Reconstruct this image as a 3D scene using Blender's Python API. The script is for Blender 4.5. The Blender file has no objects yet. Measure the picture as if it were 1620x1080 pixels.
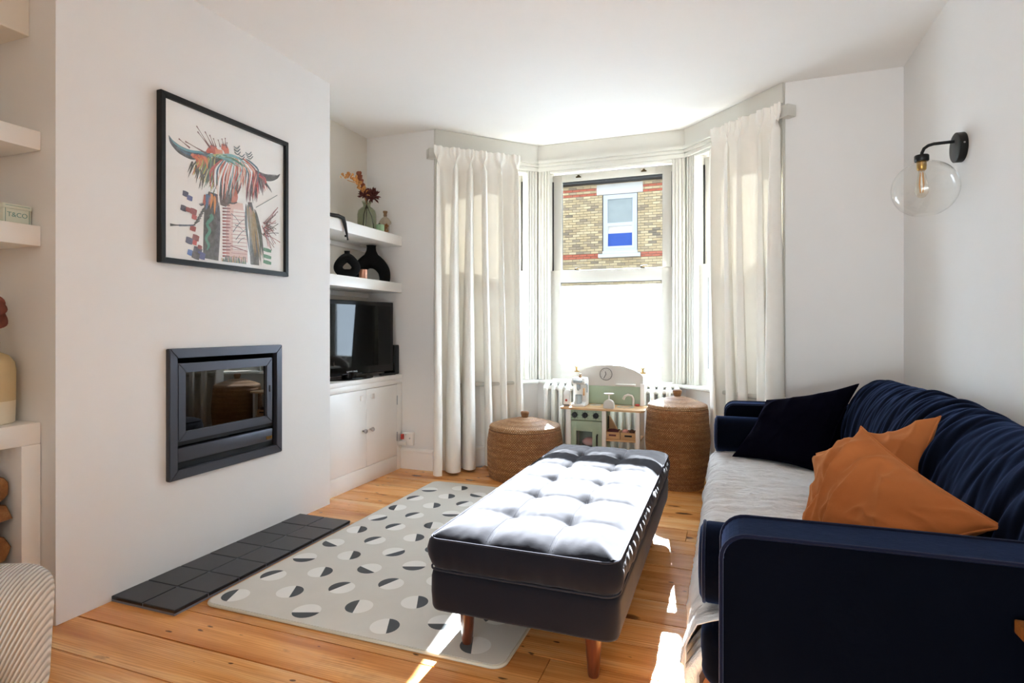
import bpy, bmesh, math, random
from mathutils import Vector, Matrix, noise
R = math.radians
scene = bpy.context.scene
COL = scene.collection
random.seed(7)

# ------------------------------------------------------------ camera
YAW = math.atan(340 / 914)
cam_d = bpy.data.cameras.new('camera')
cam_d.sensor_fit = 'HORIZONTAL'; cam_d.sensor_width = 36.0
cam_d.lens = 36.0 * 914 / 1620
cam_d.shift_y = -22 / 1620
cam_d.clip_start = 0.02; cam_d.clip_end = 200
cam = bpy.data.objects.new('camera', cam_d); COL.objects.link(cam)
cam.location = (0, 0, 1.1); cam.rotation_euler = (R(90), 0, YAW)
scene.camera = cam

# ------------------------------------------------------------ sky, sun, exposure
world = bpy.data.worlds.new('sky'); scene.world = world
world.use_nodes = True
bg = world.node_tree.nodes['Background']
bg.inputs[0].default_value = (0.80, 0.89, 1.0, 1)
bg.inputs[1].default_value = 0.29
sun_d = bpy.data.lights.new('sun', 'SUN'); sun_d.energy = 14.0; sun_d.angle = R(0.6)
sun_d.color = (0.98, 0.985, 1.0)
sun = bpy.data.objects.new('sun', sun_d); COL.objects.link(sun)
sun.location = (-1.5, 12, 9)
sun.rotation_euler = Vector((0.122, -1.0, -0.62)).to_track_quat('-Z', 'Y').to_euler()

def portal(name, loc, rotz, w, h):
    """sky portal filling a window opening (guides sampling of the sky, gives no light of its own)"""
    l = bpy.data.lights.new(name, 'AREA'); l.shape = 'RECTANGLE'; l.size = w; l.size_y = h
    l.cycles.is_portal = True
    o = bpy.data.objects.new(name, l); COL.objects.link(o)
    o.location = loc; o.rotation_euler = (R(90), 0, rotz)
    return o
portal('sky_portal', (-0.8925, 4.80, 1.54), R(180), 1.1, 1.8)
portal('sky_portal', (-1.87, 4.36, 1.54), R(180) + R(47.6), 0.8, 1.8)
portal('sky_portal', (0.09, 4.36, 1.54), R(180) - R(47), 0.8, 1.8)
portal('sky_portal', (-0.85, -3.12, 1.15), 0, 2.9, 2.2)

# added fill light outside the doors behind the camera, tilted up at the ceiling
gd = bpy.data.lights.new('rear_fill', 'AREA'); gd.shape = 'RECTANGLE'; gd.size = 2.8; gd.size_y = 1.2
gd.energy = 20; gd.color = (0.9, 0.95, 1.0)
gdo = bpy.data.objects.new('rear_fill', gd); COL.objects.link(gdo)
gdo.location = (-0.85, -3.6, 0.45); gdo.rotation_euler = (R(138), 0, 0)

scene.view_settings.view_transform = 'Standard'
scene.view_settings.look = 'None'
scene.view_settings.exposure = 3.34
scene.view_settings.gamma = 1.0
scene.view_settings.use_curve_mapping = False
scene.cycles.max_bounces = 14
scene.cycles.diffuse_bounces = 8
scene.cycles.transparent_max_bounces = 16
scene.cycles.caustics_reflective = False
scene.cycles.caustics_refractive = False
scene.cycles.sample_clamp_indirect = 8.0

# ------------------------------------------------------------ materials
def lin(h):
    h = h.lstrip('#'); out = []
    for i in (0, 2, 4):
        c = int(h[i:i + 2], 16) / 255
        out.append(c / 12.92 if c <= 0.04045 else ((c + 0.055) / 1.055) ** 2.4)
    return (*out, 1.0)

class NT:
    def __init__(self, name):
        self.m = bpy.data.materials.new(name); self.m.use_nodes = True
        self.t = self.m.node_tree; self.t.nodes.clear()
        self.out = self.n('ShaderNodeOutputMaterial')
    def n(self, typ, **kw):
        nd = self.t.nodes.new(typ)
        for k, v in kw.items():
            if hasattr(nd, k) and k not in ('inputs',): setattr(nd, k, v)
        return nd
    def l(self, a, b): self.t.links.new(a, b)
    def bsdf(self, **kw):
        b = self.n('ShaderNodeBsdfPrincipled')
        for k, v in kw.items(): b.inputs[k.replace('_', ' ')].default_value = v
        self.l(b.outputs[0], self.out.inputs[0]); self.b = b
        return b
    def coords(self, kind='Object', scale=(1, 1, 1), loc=None, rot=None):
        if kind == 'World': src = self.n('ShaderNodeNewGeometry').outputs['Position']
        else: src = self.n('ShaderNodeTexCoord').outputs[kind]
        mp = self.n('ShaderNodeMapping'); mp.inputs['Scale'].default_value = scale
        if rot: mp.inputs['Rotation'].default_value = rot
        self.l(src, mp.inputs[0]); self.mp = mp
        return mp.outputs[0]
    def noise(self, co, scale=5, detail=4, rough=0.5, dist=0):
        t = self.n('ShaderNodeTexNoise'); t.inputs['Scale'].default_value = scale
        t.inputs['Detail'].default_value = detail; t.inputs['Roughness'].default_value = rough
        t.inputs['Distortion'].default_value = dist
        self.l(co, t.inputs['Vector']); return t.outputs['Fac']
    def ramp(self, fac, stops):
        r = self.n('ShaderNodeValToRGB'); e = r.color_ramp.elements
        while len(e) < len(stops): e.new(0.5)
        for el, (p, c) in zip(e, stops):
            el.position = p; el.color = lin(c) if isinstance(c, str) else (c, c, c, 1)
        self.l(fac, r.inputs[0]); return r.outputs[0]
    def mix(self, fac, a, b, mode='MIX'):
        m = self.n('ShaderNodeMix'); m.data_type = 'RGBA'; m.blend_type = mode
        for s, i in ((fac, 0), (a, 6), (b, 7)):
            if hasattr(s, 'is_linked'): self.l(s, m.inputs[i])
            else: m.inputs[i].default_value = s
        return m.outputs[2]
    def math(self, op, a, b=0.0):
        m = self.n('ShaderNodeMath'); m.operation = op
        for s, i in ((a, 0), (b, 1)):
            if hasattr(s, 'is_linked'): self.l(s, m.inputs[i])
            else: m.inputs[i].default_value = s
        return m.outputs[0]
    def bump(self, h, strength=0.3, dist=0.01):
        b = self.n('ShaderNodeBump'); b.inputs['Strength'].default_value = strength
        b.inputs['Distance'].default_value = dist
        self.l(h, b.inputs['Height']); self.l(b.outputs[0], self.b.inputs['Normal'])

M = {}
def plain(name, col, rough=0.6, metal=0.0, var=0.06, bump=0.0, bscale=60, **kw):
    """painted / plastic / metal surface: colour with a slight procedural mottling and optional fine relief"""
    t = NT(name); b = t.bsdf(Roughness=rough, Metallic=metal, **kw)
    co = t.coords('Object')
    f = t.noise(co, 6, 3)
    c = lin(col); d = tuple(max(0, x * (1 - var * 2)) for x in c[:3]) + (1,)
    t.l(t.mix(f, d, tuple(min(1, x * (1 + var)) for x in c[:3]) + (1,)), b.inputs['Base Color'])
    if bump: t.bump(t.noise(co, bscale, 3), bump, 0.004)
    M[name] = t.m
    return t.m

plain('wall_paint', '#e6e4e2', 0.85, var=0.01, bump=0.05, bscale=90)
plain('ceiling_paint', '#f1eeea', 0.9, var=0.008)
plain('alcove_paint', '#dfd9ce', 0.85, var=0.01, bump=0.05, bscale=90)
plain('white_gloss', '#efedea', 0.35, var=0.008)
plain('window_paint', '#cdcac2', 0.35, var=0.01)
plain('black_metal', '#0b0b0c', 0.45, 0.2)
plain('black_ceramic', '#050505', 0.8, var=0.1, Specular_IOR_Level=0.2)
plain('stove_metal', '#4a4b53', 0.42, 0.55, var=0.03)
plain('stove_black', '#070707', 0.7)
plain('brass', '#b08a4a', 0.3, 1.0)
plain('aged_brass', '#57482e', 0.35, 1.0)
plain('steel', '#b9bcc0', 0.3, 1.0)
plain('tile_black', '#15171f', 0.26, var=0.12, bump=0.04)
plain('mortar', '#77706a', 0.9)
plain('grout', '#74767f', 0.85)
plain('tv_black', '#030304', 0.2, var=0.0, Specular_IOR_Level=0.22)
plain('tv_screen', '#010102', 0.04, var=0.0, Specular_IOR_Level=0.22)
plain('dark_plastic', '#131315', 0.5)
plain('silver_print', '#c9cbce', 0.4)
plain('radiator_white', '#eeece7', 0.4)
plain('sage_paint', '#a3b49b', 0.5, var=0.02)
plain('grey_paint', '#c9c3bb', 0.5, var=0.02)
plain('toy_white', '#e9e6e1', 0.45, var=0.02)
plain('toy_silver', '#aab4b8', 0.35, 0.4, var=0.05)
plain('toy_red', '#b5413c', 0.5)
plain('toy_maroon', '#5e2229', 0.55)
plain('toy_pink', '#e3a49b', 0.5)
plain('toy_yellow', '#d7a94e', 0.5)
plain('toy_brown', '#5a3524', 0.6)
plain('clock_ink', '#6c6864', 0.6)
plain('copper', '#d39a80', 0.35, 0.5, var=0.15)
plain('pot_green', '#8fb08c', 0.45)
plain('cork', '#8a6a45', 0.8, var=0.2)
plain('vase_cream', '#cdb98f', 0.6, var=0.12, bump=0.1)
plain('vase_white', '#e2d8c2', 0.5, var=0.04)
plain('leaf_rust', '#7e4436', 0.7, var=0.2)
plain('flower_red', '#5d2119', 0.75, var=0.25)
plain('flower_brown', '#8d4a2c', 0.75, var=0.25)
plain('flower_ochre', '#c98b45', 0.75, var=0.2)
plain('stem_dark', '#2b211a', 0.7)
plain('cord_black', '#0d0b0b', 0.5)
plain('box_pale', '#d5dccf', 0.6, var=0.04)
plain('box_ink', '#6f9d95', 0.6)
plain('rug_light', '#ecEae5', 0.9, var=0.03)
plain('rug_dark', '#53575b', 0.9, var=0.12)
plain('paper', '#faf8f5', 0.7, var=0.01)
plain('asphalt', '#6d6c6c', 0.9, var=0.1)
plain('paving', '#a7a39c', 0.9, var=0.08)
plain('upvc', '#b4b9c8', 0.4, var=0.01)
plain('stone_white', '#bdbcba', 0.7, var=0.03)
plain('blind_blue', '#2c50a2', 0.8, var=0.08)
plain('net_grey', '#8d9698', 0.6, var=0.1)
plain('slate', '#585c66', 0.7, var=0.25, bump=0.3)
plain('gutter_black', '#15171a', 0.5)
plain('blanket_brown', '#8a5a38', 0.95, var=0.2)
plain('blanket_dark', '#4a3730', 0.95, var=0.2)
plain('filament', '#e7a85c', 0.4)

def wood(name, dark, mid, light, axis=0, rough=0.4, scale=1.0, knots=True, per_object=True, grain=0.5):
    t = NT(name); b = t.bsdf(Roughness=rough)
    geo = t.n('ShaderNodeNewGeometry'); oi = t.n('ShaderNodeObjectInfo')
    sh = t.n('ShaderNodeVectorMath'); sh.operation = 'MULTIPLY_ADD'
    comb = t.n('ShaderNodeCombineXYZ')
    for i in range(3): t.l(oi.outputs['Random'], comb.inputs[i])
    t.l(comb.outputs[0], sh.inputs[0]); sh.inputs[1].default_value = (37, 91, 53) if per_object else (0, 0, 0)
    t.l(geo.outputs['Position'], sh.inputs[2])
    st = [9.0, 9.0, 9.0]; st[axis] = 0.9
    mp = t.n('ShaderNodeMapping'); mp.inputs['Scale'].default_value = [s * scale for s in st]
    t.l(sh.outputs[0], mp.inputs[0])
    broad = t.noise(mp.outputs[0], 1.0, 3, 0.55, 0.4)
    rings = t.n('ShaderNodeTexWave'); rings.wave_type = 'BANDS'
    rings.bands_direction = 'Y' if axis != 1 else 'X'
    rings.inputs['Scale'].default_value = 3.6; rings.inputs['Distortion'].default_value = 15.0
    rings.inputs['Detail'].default_value = 1.0; rings.inputs['Detail Scale'].default_value = 0.35
    t.l(mp.outputs[0], rings.inputs['Vector'])
    fst = [160.0, 160.0, 160.0]; fst[axis] = 4.0
    mp2 = t.n('ShaderNodeMapping'); mp2.inputs['Scale'].default_value = [s * scale for s in fst]
    t.l(sh.outputs[0], mp2.inputs[0])
    fine = t.noise(mp2.outputs[0], 1.0, 3, 0.6)
    base = t.ramp(broad, [(0.25, dark), (0.5, mid), (0.78, light)])
    msk = t.ramp(t.noise(sh.outputs[0], 3.1, 2), [(0.38, 0.25), (0.62, 1.0)])
    c = t.mix(t.math('MULTIPLY', t.math('MULTIPLY', t.math('POWER', rings.outputs['Fac'], 2.0), grain), msk), base, lin(dark), 'MIX')
    c = t.mix(t.ramp(fine, [(0.42, 0.0), (0.75, 0.55)]), c, lin(dark), 'MIX')
    if knots:
        wob = t.n('ShaderNodeTexNoise'); wob.inputs['Scale'].default_value = 14.0; t.l(sh.outputs[0], wob.inputs['Vector'])
        wm = t.n('ShaderNodeVectorMath'); wm.operation = 'MULTIPLY_ADD'; t.l(wob.outputs['Color'], wm.inputs[0]); wm.inputs[1].default_value = (.05, .02, .02); t.l(sh.outputs[0], wm.inputs[2])
        kst = [2.2, 5.5, 5.5] if axis == 0 else [5.5, 2.2, 5.5]
        mp3 = t.n('ShaderNodeMapping'); mp3.inputs['Scale'].default_value = kst
        t.l(wm.outputs[0], mp3.inputs[0])
        v = t.n('ShaderNodeTexVoronoi'); v.inputs['Scale'].default_value = 1.0
        t.l(mp3.outputs[0], v.inputs['Vector'])
        k = t.ramp(v.outputs['Distance'], [(0.0, 0.95), (0.09, 0.75), (0.125, 0.0)])
        c = t.mix(k, c, lin('#45240f'), 'MIX')
        mp4 = t.n('ShaderNodeMapping'); mp4.inputs['Scale'].default_value = (3.0, 9.0, 9.0)
        t.l(wm.outputs[0], mp4.inputs[0])
        v2 = t.n('ShaderNodeTexVoronoi'); v2.inputs['Scale'].default_value = 2.3; t.l(mp4.outputs[0], v2.inputs['Vector'])
        c = t.mix(t.ramp(v2.outputs['Distance'], [(0.0, 0.9), (0.08, 0.8), (0.11, 0.0)]), c, lin('#2e1609'), 'MIX')
        stain = t.noise(sh.outputs[0], 2.4, 5, 0.7)
        c = t.mix(t.ramp(stain, [(0.58, 0.0), (0.78, 0.45)]), c, lin('#7c4218'), 'MIX')
    tint = t.n('ShaderNodeMapRange'); t.l(oi.outputs['Random'], tint.inputs[0])
    tint.inputs[3].default_value = 0.92; tint.inputs[4].default_value = 1.15
    hsv = t.n('ShaderNodeHueSaturation'); t.l(c, hsv.inputs['Color']); t.l(tint.outputs[0], hsv.inputs['Value'])
    t.l(hsv.outputs[0], b.inputs['Base Color'])
    t.bump(fine, 0.12, 0.002)
    b.inputs['Specular IOR Level'].default_value = 0.6
    M[name] = t.m
wood('pine_board', '#b56a2e', '#eeab62', '#fdd49a', 0, 0.27, 1.0, True, grain=0.5)
wood('ply_edge', '#b98b5a', '#d6ad7c', '#e6c79b', 0, 0.5, 1.0, False)
wood('walnut_leg', '#3a1a0c', '#5b2b16', '#7b3d20', 2, 0.3, 1.0, False)
wood('table_wood', '#5a3515', '#8a5a2a', '#a8733c', 0, 0.45, 1.0, False, grain=0.15)
wood('log_bark', '#2e1f14', '#5a3d26', '#7a5637', 0, 0.9, 2.0, False)
wood('log_end', '#6a421f', '#94663a', '#b08453', 0, 0.8, 3.0, False)

def velvet(name, col, sheen_col, sheen=0.9, srough=0.35, fold=0.15):
    t = NT(name); b = t.bsdf(Roughness=1.0)
    co = t.coords('Object')
    f = t.noise(co, 4, 5, 0.6)
    c = lin(col)
    t.l(t.mix(f, tuple(x * 0.7 for x in c[:3]) + (1,), tuple(min(1, x * 1.35) for x in c[:3]) + (1,)), b.inputs['Base Color'])
    b.inputs['Sheen Weight'].default_value = sheen
    b.inputs['Sheen Roughness'].default_value = srough
    b.inputs['Sheen Tint'].default_value = lin(sheen_col)
    b.inputs['Specular IOR Level'].default_value = 0.03
    t.bump(t.noise(co, 18, 5, 0.6), fold, 0.01)
    M[name] = t.m
velvet('navy_velvet', '#05070f', '#7d9ae0', 0.30, 0.4)
velvet('navy_ottoman', '#1a1a20', '#d2d0d8', 0.21, 0.48, 0.08)
velvet('ottoman_piping', '#2c2c33', '#d4d2de', 0.2, 0.45, 0.0)
velvet('ink_velvet', '#06050f', '#3a3570', 0.25, 0.3)
velvet('rust_velvet', '#a9663a', '#e0a878', 0.5, 0.4, 0.2)
velvet('navy_piping', '#16192a', '#a9b6dc', 0.6, 0.4)
velvet('grey_piping', '#77777f', '#c9c9d6', 0.6, 0.4)

def cloth(name, col, trans=0.0, weave=700.0, rough=0.9, mottle=0.05, tcol=None, wrinkle=0.0):
    t = NT(name); b = t.bsdf(Roughness=rough)
    co = t.coords('Object')
    c = lin(col)
    f = t.noise(co, 9, 5, 0.6)
    t.l(t.mix(f, tuple(x * (1 - mottle * 2) for x in c[:3]) + (1,), c), b.inputs['Base Color'])
    b.inputs['Specular IOR Level'].default_value = 0.15
    w = t.noise(co, weave, 2)
    if wrinkle:
        w = t.math('ADD', t.math('MULTIPLY', w, 0.15), t.noise(t.coords('Object', (1.0, 3.2, 1.0)), wrinkle, 6, 0.7, 1.2))
        t.bump(w, 0.9, 0.02)
    else:
        t.bump(w, 0.15, 0.002)
    if trans:
        tr = t.n('ShaderNodeBsdfTranslucent'); tr.inputs[0].default_value = lin(tcol or col)
        mx = t.n('ShaderNodeMixShader'); mx.inputs[0].default_value = trans
        t.l(b.outputs[0], mx.inputs[1]); t.l(tr.outputs[0], mx.inputs[2]); t.l(mx.outputs[0], t.out.inputs[0])
    M[name] = t.m
cloth('curtain_cloth', '#f5f1e9', 0.009, 500, tcol='#f5ecd6')
cloth('linen', '#f0f0f2', 0, 600, mottle=0.08, wrinkle=7.0)
cloth('rug_ground', '#dad6ce', 0, 420, mottle=0.05)
cloth('rug_edge', '#c9c3b2', 0, 420)

def corduroy():
    t = NT('corduroy'); b = t.bsdf(Roughness=0.9); b.inputs['Sheen Weight'].default_value = 0.3
    at = t.n('ShaderNodeUVMap')
    w = t.n('ShaderNodeTexWave'); w.wave_type = 'BANDS'; w.bands_direction = 'X'
    w.inputs['Scale'].default_value = 34; w.inputs['Distortion'].default_value = 0.6
    w.inputs['Detail Scale'].default_value = 2
    t.l(at.outputs[0], w.inputs['Vector'])
    t.l(t.ramp(w.outputs['Fac'], [(0.05, '#a39b90'), (0.4, '#d3ccc2'), (1.0, '#dcd6cd')]), b.inputs['Base Color'])
    t.bump(w.outputs['Fac'], 0.8, 0.006)
    M['corduroy'] = t.m
corduroy()

def rattan(name, dark, mid, light):
    """coiled rattan: short stitches in staggered rows over the modelled coils"""
    t = NT(name); b = t.bsdf(Roughness=0.5)
    uv = t.n('ShaderNodeUVMap')
    br = t.n('ShaderNodeTexBrick'); br.offset = 0.5
    for k, v in (('Scale', 1.0), ('Mortar Size', 0.0022), ('Mortar Smooth', 0.6), ('Bias', 0.0), ('Brick Width', 1 / 100), ('Row Height', 0.0115)): br.inputs[k].default_value = v
    br.inputs['Color1'].default_value = lin(mid); br.inputs['Color2'].default_value = lin(light); br.inputs['Mortar'].default_value = lin(dark)
    t.l(uv.outputs[0], br.inputs['Vector'])
    big = t.noise(t.coords('Object', (2, 2, 14)), 2.0, 4, 0.6)
    c = t.mix(t.ramp(big, [(0.35, 0.55), (0.65, 0.0)]), br.outputs['Color'], lin(dark))
    t.l(c, b.inputs['Base Color'])
    t.bump(t.math('SUBTRACT', 1.0, br.outputs['Fac']), 0.9, 0.004)
    M[name] = t.m
rattan('rattan', '#70401c', '#bd8048', '#dfab72')
rattan('rattan_lid', '#87582f', '#cb9663', '#e6c096')

def thin_glass(name, tint='#ffffff', refl=1.0, rough=0.0, base=0.04):
    """thin sheet: lets light straight through, mirror reflection by Fresnel"""
    t = NT(name)
    tr = t.n('ShaderNodeBsdfTransparent'); tr.inputs[0].default_value = lin(tint)
    gl = t.n('ShaderNodeBsdfGlossy'); gl.inputs['Roughness'].default_value = rough
    lw = t.n('ShaderNodeLayerWeight'); lw.inputs[0].default_value = 0.5
    f = t.math('MINIMUM', t.math('MULTIPLY', t.math('ADD', t.math('MULTIPLY', t.math('POWER', lw.outputs['Facing'], 5.0), 1 - base), base), refl), 1.0)
    mx = t.n('ShaderNodeMixShader'); t.l(f, mx.inputs[0]); t.l(tr.outputs[0], mx.inputs[1]); t.l(gl.outputs[0], mx.inputs[2])
    t.l(mx.outputs[0], t.out.inputs[0]); M[name] = t.m
thin_glass('window_glass', '#f4f8f8', 0.7)
thin_glass('picture_glass', '#fdfdfd', 1.3)
thin_glass('stove_glass', '#3a352e', 3.2)
thin_glass('globe_glass', '#fdfdfc', 1.3)
thin_glass('vase_glass', '#e9ece2', 1.0)
thin_glass('bottle_glass', '#f7f4ee', 1.2)

def frosted():
    t = NT('frosted_film')
    tl = t.n('ShaderNodeBsdfTranslucent'); tl.inputs[0].default_value = (0.56, 0.64, 0.75, 1)
    df = t.n('ShaderNodeBsdfPrincipled'); df.inputs['Base Color'].default_value = (0.5, 0.55, 0.6, 1); df.inputs['Roughness'].default_value = 0.5
    f = t.noise(t.coords('Object', (1, 1, 1)), 3, 2)
    mx = t.n('ShaderNodeMixShader'); t.l(t.math('MULTIPLY', f, 0.2), mx.inputs[0])
    t.l(tl.outputs[0], mx.inputs[1]); t.l(df.outputs[0], mx.inputs[2])
    tr = t.n('ShaderNodeBsdfTransparent'); m2 = t.n('ShaderNodeMixShader'); m2.inputs[0].default_value = 0.16
    t.l(mx.outputs[0], m2.inputs[1]); t.l(tr.outputs[0], m2.inputs[2])
    t.l(m2.outputs[0], t.out.inputs[0]); M['frosted_film'] = t.m
frosted()

def bricks(name, per_island):
    t = NT(name); b = t.bsdf(Roughness=0.9)
    if per_island: rnd = t.n('ShaderNodeNewGeometry').outputs['Random Per Island']
    else: rnd = t.n('ShaderNodeObjectInfo').outputs['Random']
    c = t.ramp(rnd, [(0.0, '#8c8070'), (0.15, '#ab9877'), (0.5, '#b8a582'), (0.8, '#c8b898'), (0.93, '#8f7f6c'), (1.0, '#6f675d')])
    d = t.noise(t.coords('World', (1, 1, 1)), 1.3, 4, 0.6)
    c = t.mix(t.ramp(d, [(0.5, 0.0), (0.8, 0.4)]), c, lin('#8c8071'))
    c = t.mix(t.math('MULTIPLY', t.noise(t.coords('World'), 30, 3), 0.3), c, lin('#8a7350'))
    t.l(c, b.inputs['Base Color']); M[name] = t.m
bricks('brick_yellow', False); bricks('brick_yellow_joined', True)
plain('brick_red', '#b0604a', 0.9, var=0.25)

def vcol():
    t = NT('printed_ink'); b = t.bsdf(Roughness=0.6)
    a = t.n('ShaderNodeVertexColor'); a.layer_name = 'ink'
    f = t.noise(t.coords('Object'), 45, 4, 0.6)
    c = t.mix(t.math('MULTIPLY', f, 0.3), a.outputs[0], (1, 1, 1, 1), 'SCREEN')
    t.l(c, b.inputs['Base Color']); M['printed_ink'] = t.m
vcol()

# ------------------------------------------------------------ mesh helpers
def new(): return bmesh.new()

def add_box(bm, lo, hi, bev=0.0, seg=2, mat=None):
    b = bmesh.new(); bmesh.ops.create_cube(b, size=1.0)
    lo, hi = Vector(lo), Vector(hi); s = hi - lo; c = (hi + lo) / 2
    for v in b.verts: v.co = Vector((v.co.x * s.x, v.co.y * s.y, v.co.z * s.z)) + c
    if bev > 0:
        bmesh.ops.bevel(b, geom=list(b.edges), offset=min(bev, min(abs(x) for x in s) * 0.49), segments=seg, affect='EDGES', profile=0.5)
    if mat is not None: b.transform(mat)
    merge(bm, b); return bm

def merge(bm, b):
    me = bpy.data.meshes.new('tmp'); b.to_mesh(me); b.free(); bm.from_mesh(me); bpy.data.meshes.remove(me)

def add_tube(bm, pts, r, seg=10, caps=True, closed=False):
    pts = [Vector(p) for p in pts]; n = len(pts)
    rs = r if isinstance(r, (list, tuple)) else [r] * n
    rings = []; prev = None
    for i, p in enumerate(pts):
        if closed: d = pts[(i + 1) % n] - pts[i - 1]
        else: d = pts[min(i + 1, n - 1)] - pts[max(i - 1, 0)]
        d.normalize()
        if prev is None:
            u = d.orthogonal().normalized()
        else:
            u = (prev - d * prev.dot(d))
            u = u.normalized() if u.length > 1e-6 else d.orthogonal().normalized()
        prev = u; w = d.cross(u)
        rings.append([bm.verts.new(p + (u * math.cos(2 * math.pi * k / seg) + w * math.sin(2 * math.pi * k / seg)) * rs[i]) for k in range(seg)])
    m = n if closed else n - 1
    for i in range(m):
        a, b = rings[i], rings[(i + 1) % n]
        for k in range(seg): bm.faces.new((a[k], a[(k + 1) % seg], b[(k + 1) % seg], b[k]))
    if caps and not closed:
        bm.faces.new(rings[0][::-1]); bm.faces.new(rings[-1])
    return bm

def add_lathe(bm, prof, c=(0, 0, 0), seg=32, uv=False, axis='Z', cap=True):
    """prof: (radius, height) list turned about an axis through c"""
    c = Vector(c); rings = []
    def pt(r, h, a):
        x, y = r * math.cos(a), r * math.sin(a)
        return c + (Vector((x, y, h)) if axis == 'Z' else Vector((h, x, y)) if axis == 'X' else Vector((x, h, y)))
    for r, h in prof:
        if r < 1e-6: rings.append([bm.verts.new(pt(0, h, 0))])
        else: rings.append([bm.verts.new(pt(r, h, 2 * math.pi * k / seg)) for k in range(seg)])
    lay = bm.loops.layers.uv.verify() if uv else None
    length = [0.0]
    for i in range(1, len(prof)): length.append(length[-1] + math.hypot(prof[i][0] - prof[i - 1][0], prof[i][1] - prof[i - 1][1]))
    for i in range(len(rings) - 1):
        a, b = rings[i], rings[i + 1]
        for k in range(seg):
            k2 = (k + 1) % seg
            vs = [a[k % len(a)], a[k2 % len(a)], b[k2 % len(b)], b[k % len(b)]]
            uvs = [(k / seg, length[i]), ((k + 1) / seg, length[i]), ((k + 1) / seg, length[i + 1]), (k / seg, length[i + 1])]
            seen = []; su = []
            for v, q in zip(vs, uvs):
                if v not in seen: seen.append(v); su.append(q)
            if len(seen) < 3: continue
            f = bm.faces.new(seen)
            if lay:
                for lp, q in zip(f.loops, su): lp[lay].uv = q
    if cap:
        for rg, flip in ((rings[0], True), (rings[-1], False)):
            if len(rg) > 2: bm.faces.new(rg[::-1] if flip else rg)
    return bm

def add_prism(bm, poly, direction, bev=0.0):
    """closed polygon (3-D points) extruded along a vector"""
    d = Vector(direction)
    b = bmesh.new()
    lo = [b.verts.new(Vector(p)) for p in poly]; hi = [b.verts.new(Vector(p) + d) for p in poly]
    b.faces.new(lo[::-1]); b.faces.new(hi)
    n = len(poly)
    for i in range(n): b.faces.new((lo[i], lo[(i + 1) % n], hi[(i + 1) % n], hi[i]))
    bmesh.ops.recalc_face_normals(b, faces=list(b.faces))
    if bev: bmesh.ops.bevel(b, geom=list(b.edges), offset=bev, segments=2, affect='EDGES')
    merge(bm, b); return bm

def add_grid(bm, nu, nv, fn, uvfn=None, wrap_u=False):
    vs = [[bm.verts.new(Vector(fn(i / (nu - (0 if wrap_u else 1)), j / (nv - 1)))) for j in range(nv)] for i in range(nu)]
    lay = bm.loops.layers.uv.verify() if uvfn else None
    for i in range(nu if wrap_u else nu - 1):
        for j in range(nv - 1):
            i2 = (i + 1) % nu
            f = bm.faces.new((vs[i][j], vs[i2][j], vs[i2][j + 1], vs[i][j + 1]))
            if lay:
                for lp, (a, b) in zip(f.loops, ((i, j), (i + 1, j), (i + 1, j + 1), (i, j + 1))):
                    lp[lay].uv = uvfn(a / (nu - (0 if wrap_u else 1)), b / (nv - 1))
    return vs

def arc(cx, cy, r, a0, a1, n):
    return [(cx + r * math.cos(R(a0 + (a1 - a0) * k / n)), cy + r * math.sin(R(a0 + (a1 - a0) * k / n))) for k in range(n + 1)]

def rounded_rect(x0, y0, x1, y1, r, n=6):
    return arc(x1 - r, y0 + r, r, -90, 0, n) + arc(x1 - r, y1 - r, r, 0, 90, n) + arc(x0 + r, y1 - r, r, 90, 180, n) + arc(x0 + r, y0 + r, r, 180, 270, n)

def world_loc(o):
    v = Vector(o.location); p = o.parent
    while p: v = v + Vector(p.location); p = p.parent
    return v

def obj(name, bm, mat, parent=None, loc=None, smooth=True, angle=40, local=False):
    """link one mesh object; vertices are given in room coordinates unless local"""
    base = Vector(loc) if loc is not None else Vector((0, 0, 0))
    if not local:
        off = base if parent is None else world_loc(parent)
        if off.length: bm.transform(Matrix.Translation(-off))
    bmesh.ops.recalc_face_normals(bm, faces=list(bm.faces))
    me = bpy.data.meshes.new(name); bm.to_mesh(me); bm.free()
    if smooth:
        me.polygons.foreach_set('use_smooth', [True] * len(me.polygons))
        try: me.set_sharp_from_angle(angle=R(angle))
        except Exception: pass
    me.materials.append(M[mat] if isinstance(mat, str) else mat)
    o = bpy.data.objects.new(name, me); COL.objects.link(o)
    if parent is not None: o.parent = parent
    else: o.location = base
    return o

def tag(o, label=None, cat=None, group=None, kind=None):
    if label: o['label'] = label
    if cat: o['category'] = cat
    if group: o['group'] = group
    if kind: o['kind'] = kind
    return o

def thing(name, label, cat, loc=(0, 0, 0), rotz=0.0, group=None):
    o = bpy.data.objects.new(name, None); COL.objects.link(o)
    o.location = loc; o.rotation_euler = (0, 0, rotz); o.empty_display_size = 0.05
    return tag(o, label, cat, group)

def struct(name, bm, mat, label=None, parent=None, smooth=False):
    o = obj(name, bm, mat, parent, smooth=smooth)
    if parent is None:
        o['kind'] = 'structure'
        if label: o['label'] = label
    return o

def copy_tree(o, parent=None):
    c = o.copy(); COL.objects.link(c); c.parent = parent
    for ch in [x for x in o.children]: copy_tree(ch, c)
    return c

def nz(x, y, z=0.0): return noise.noise(Vector((x, y, z)))
# ============================================================ the room
XL, XR, XB = -2.715, 0.965, -2.32         # alcove back wall, right wall, chimney breast face
YB, YBAY, YR = 3.95, 4.63, -3.1           # window wall, bay front, rear wall
ZC = 2.62
BAY = [(-2.11, YB), (-1.49, YBAY), (-0.295, YBAY), (0.34, YB)]
BREAST = (1.41, 2.98)

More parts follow.
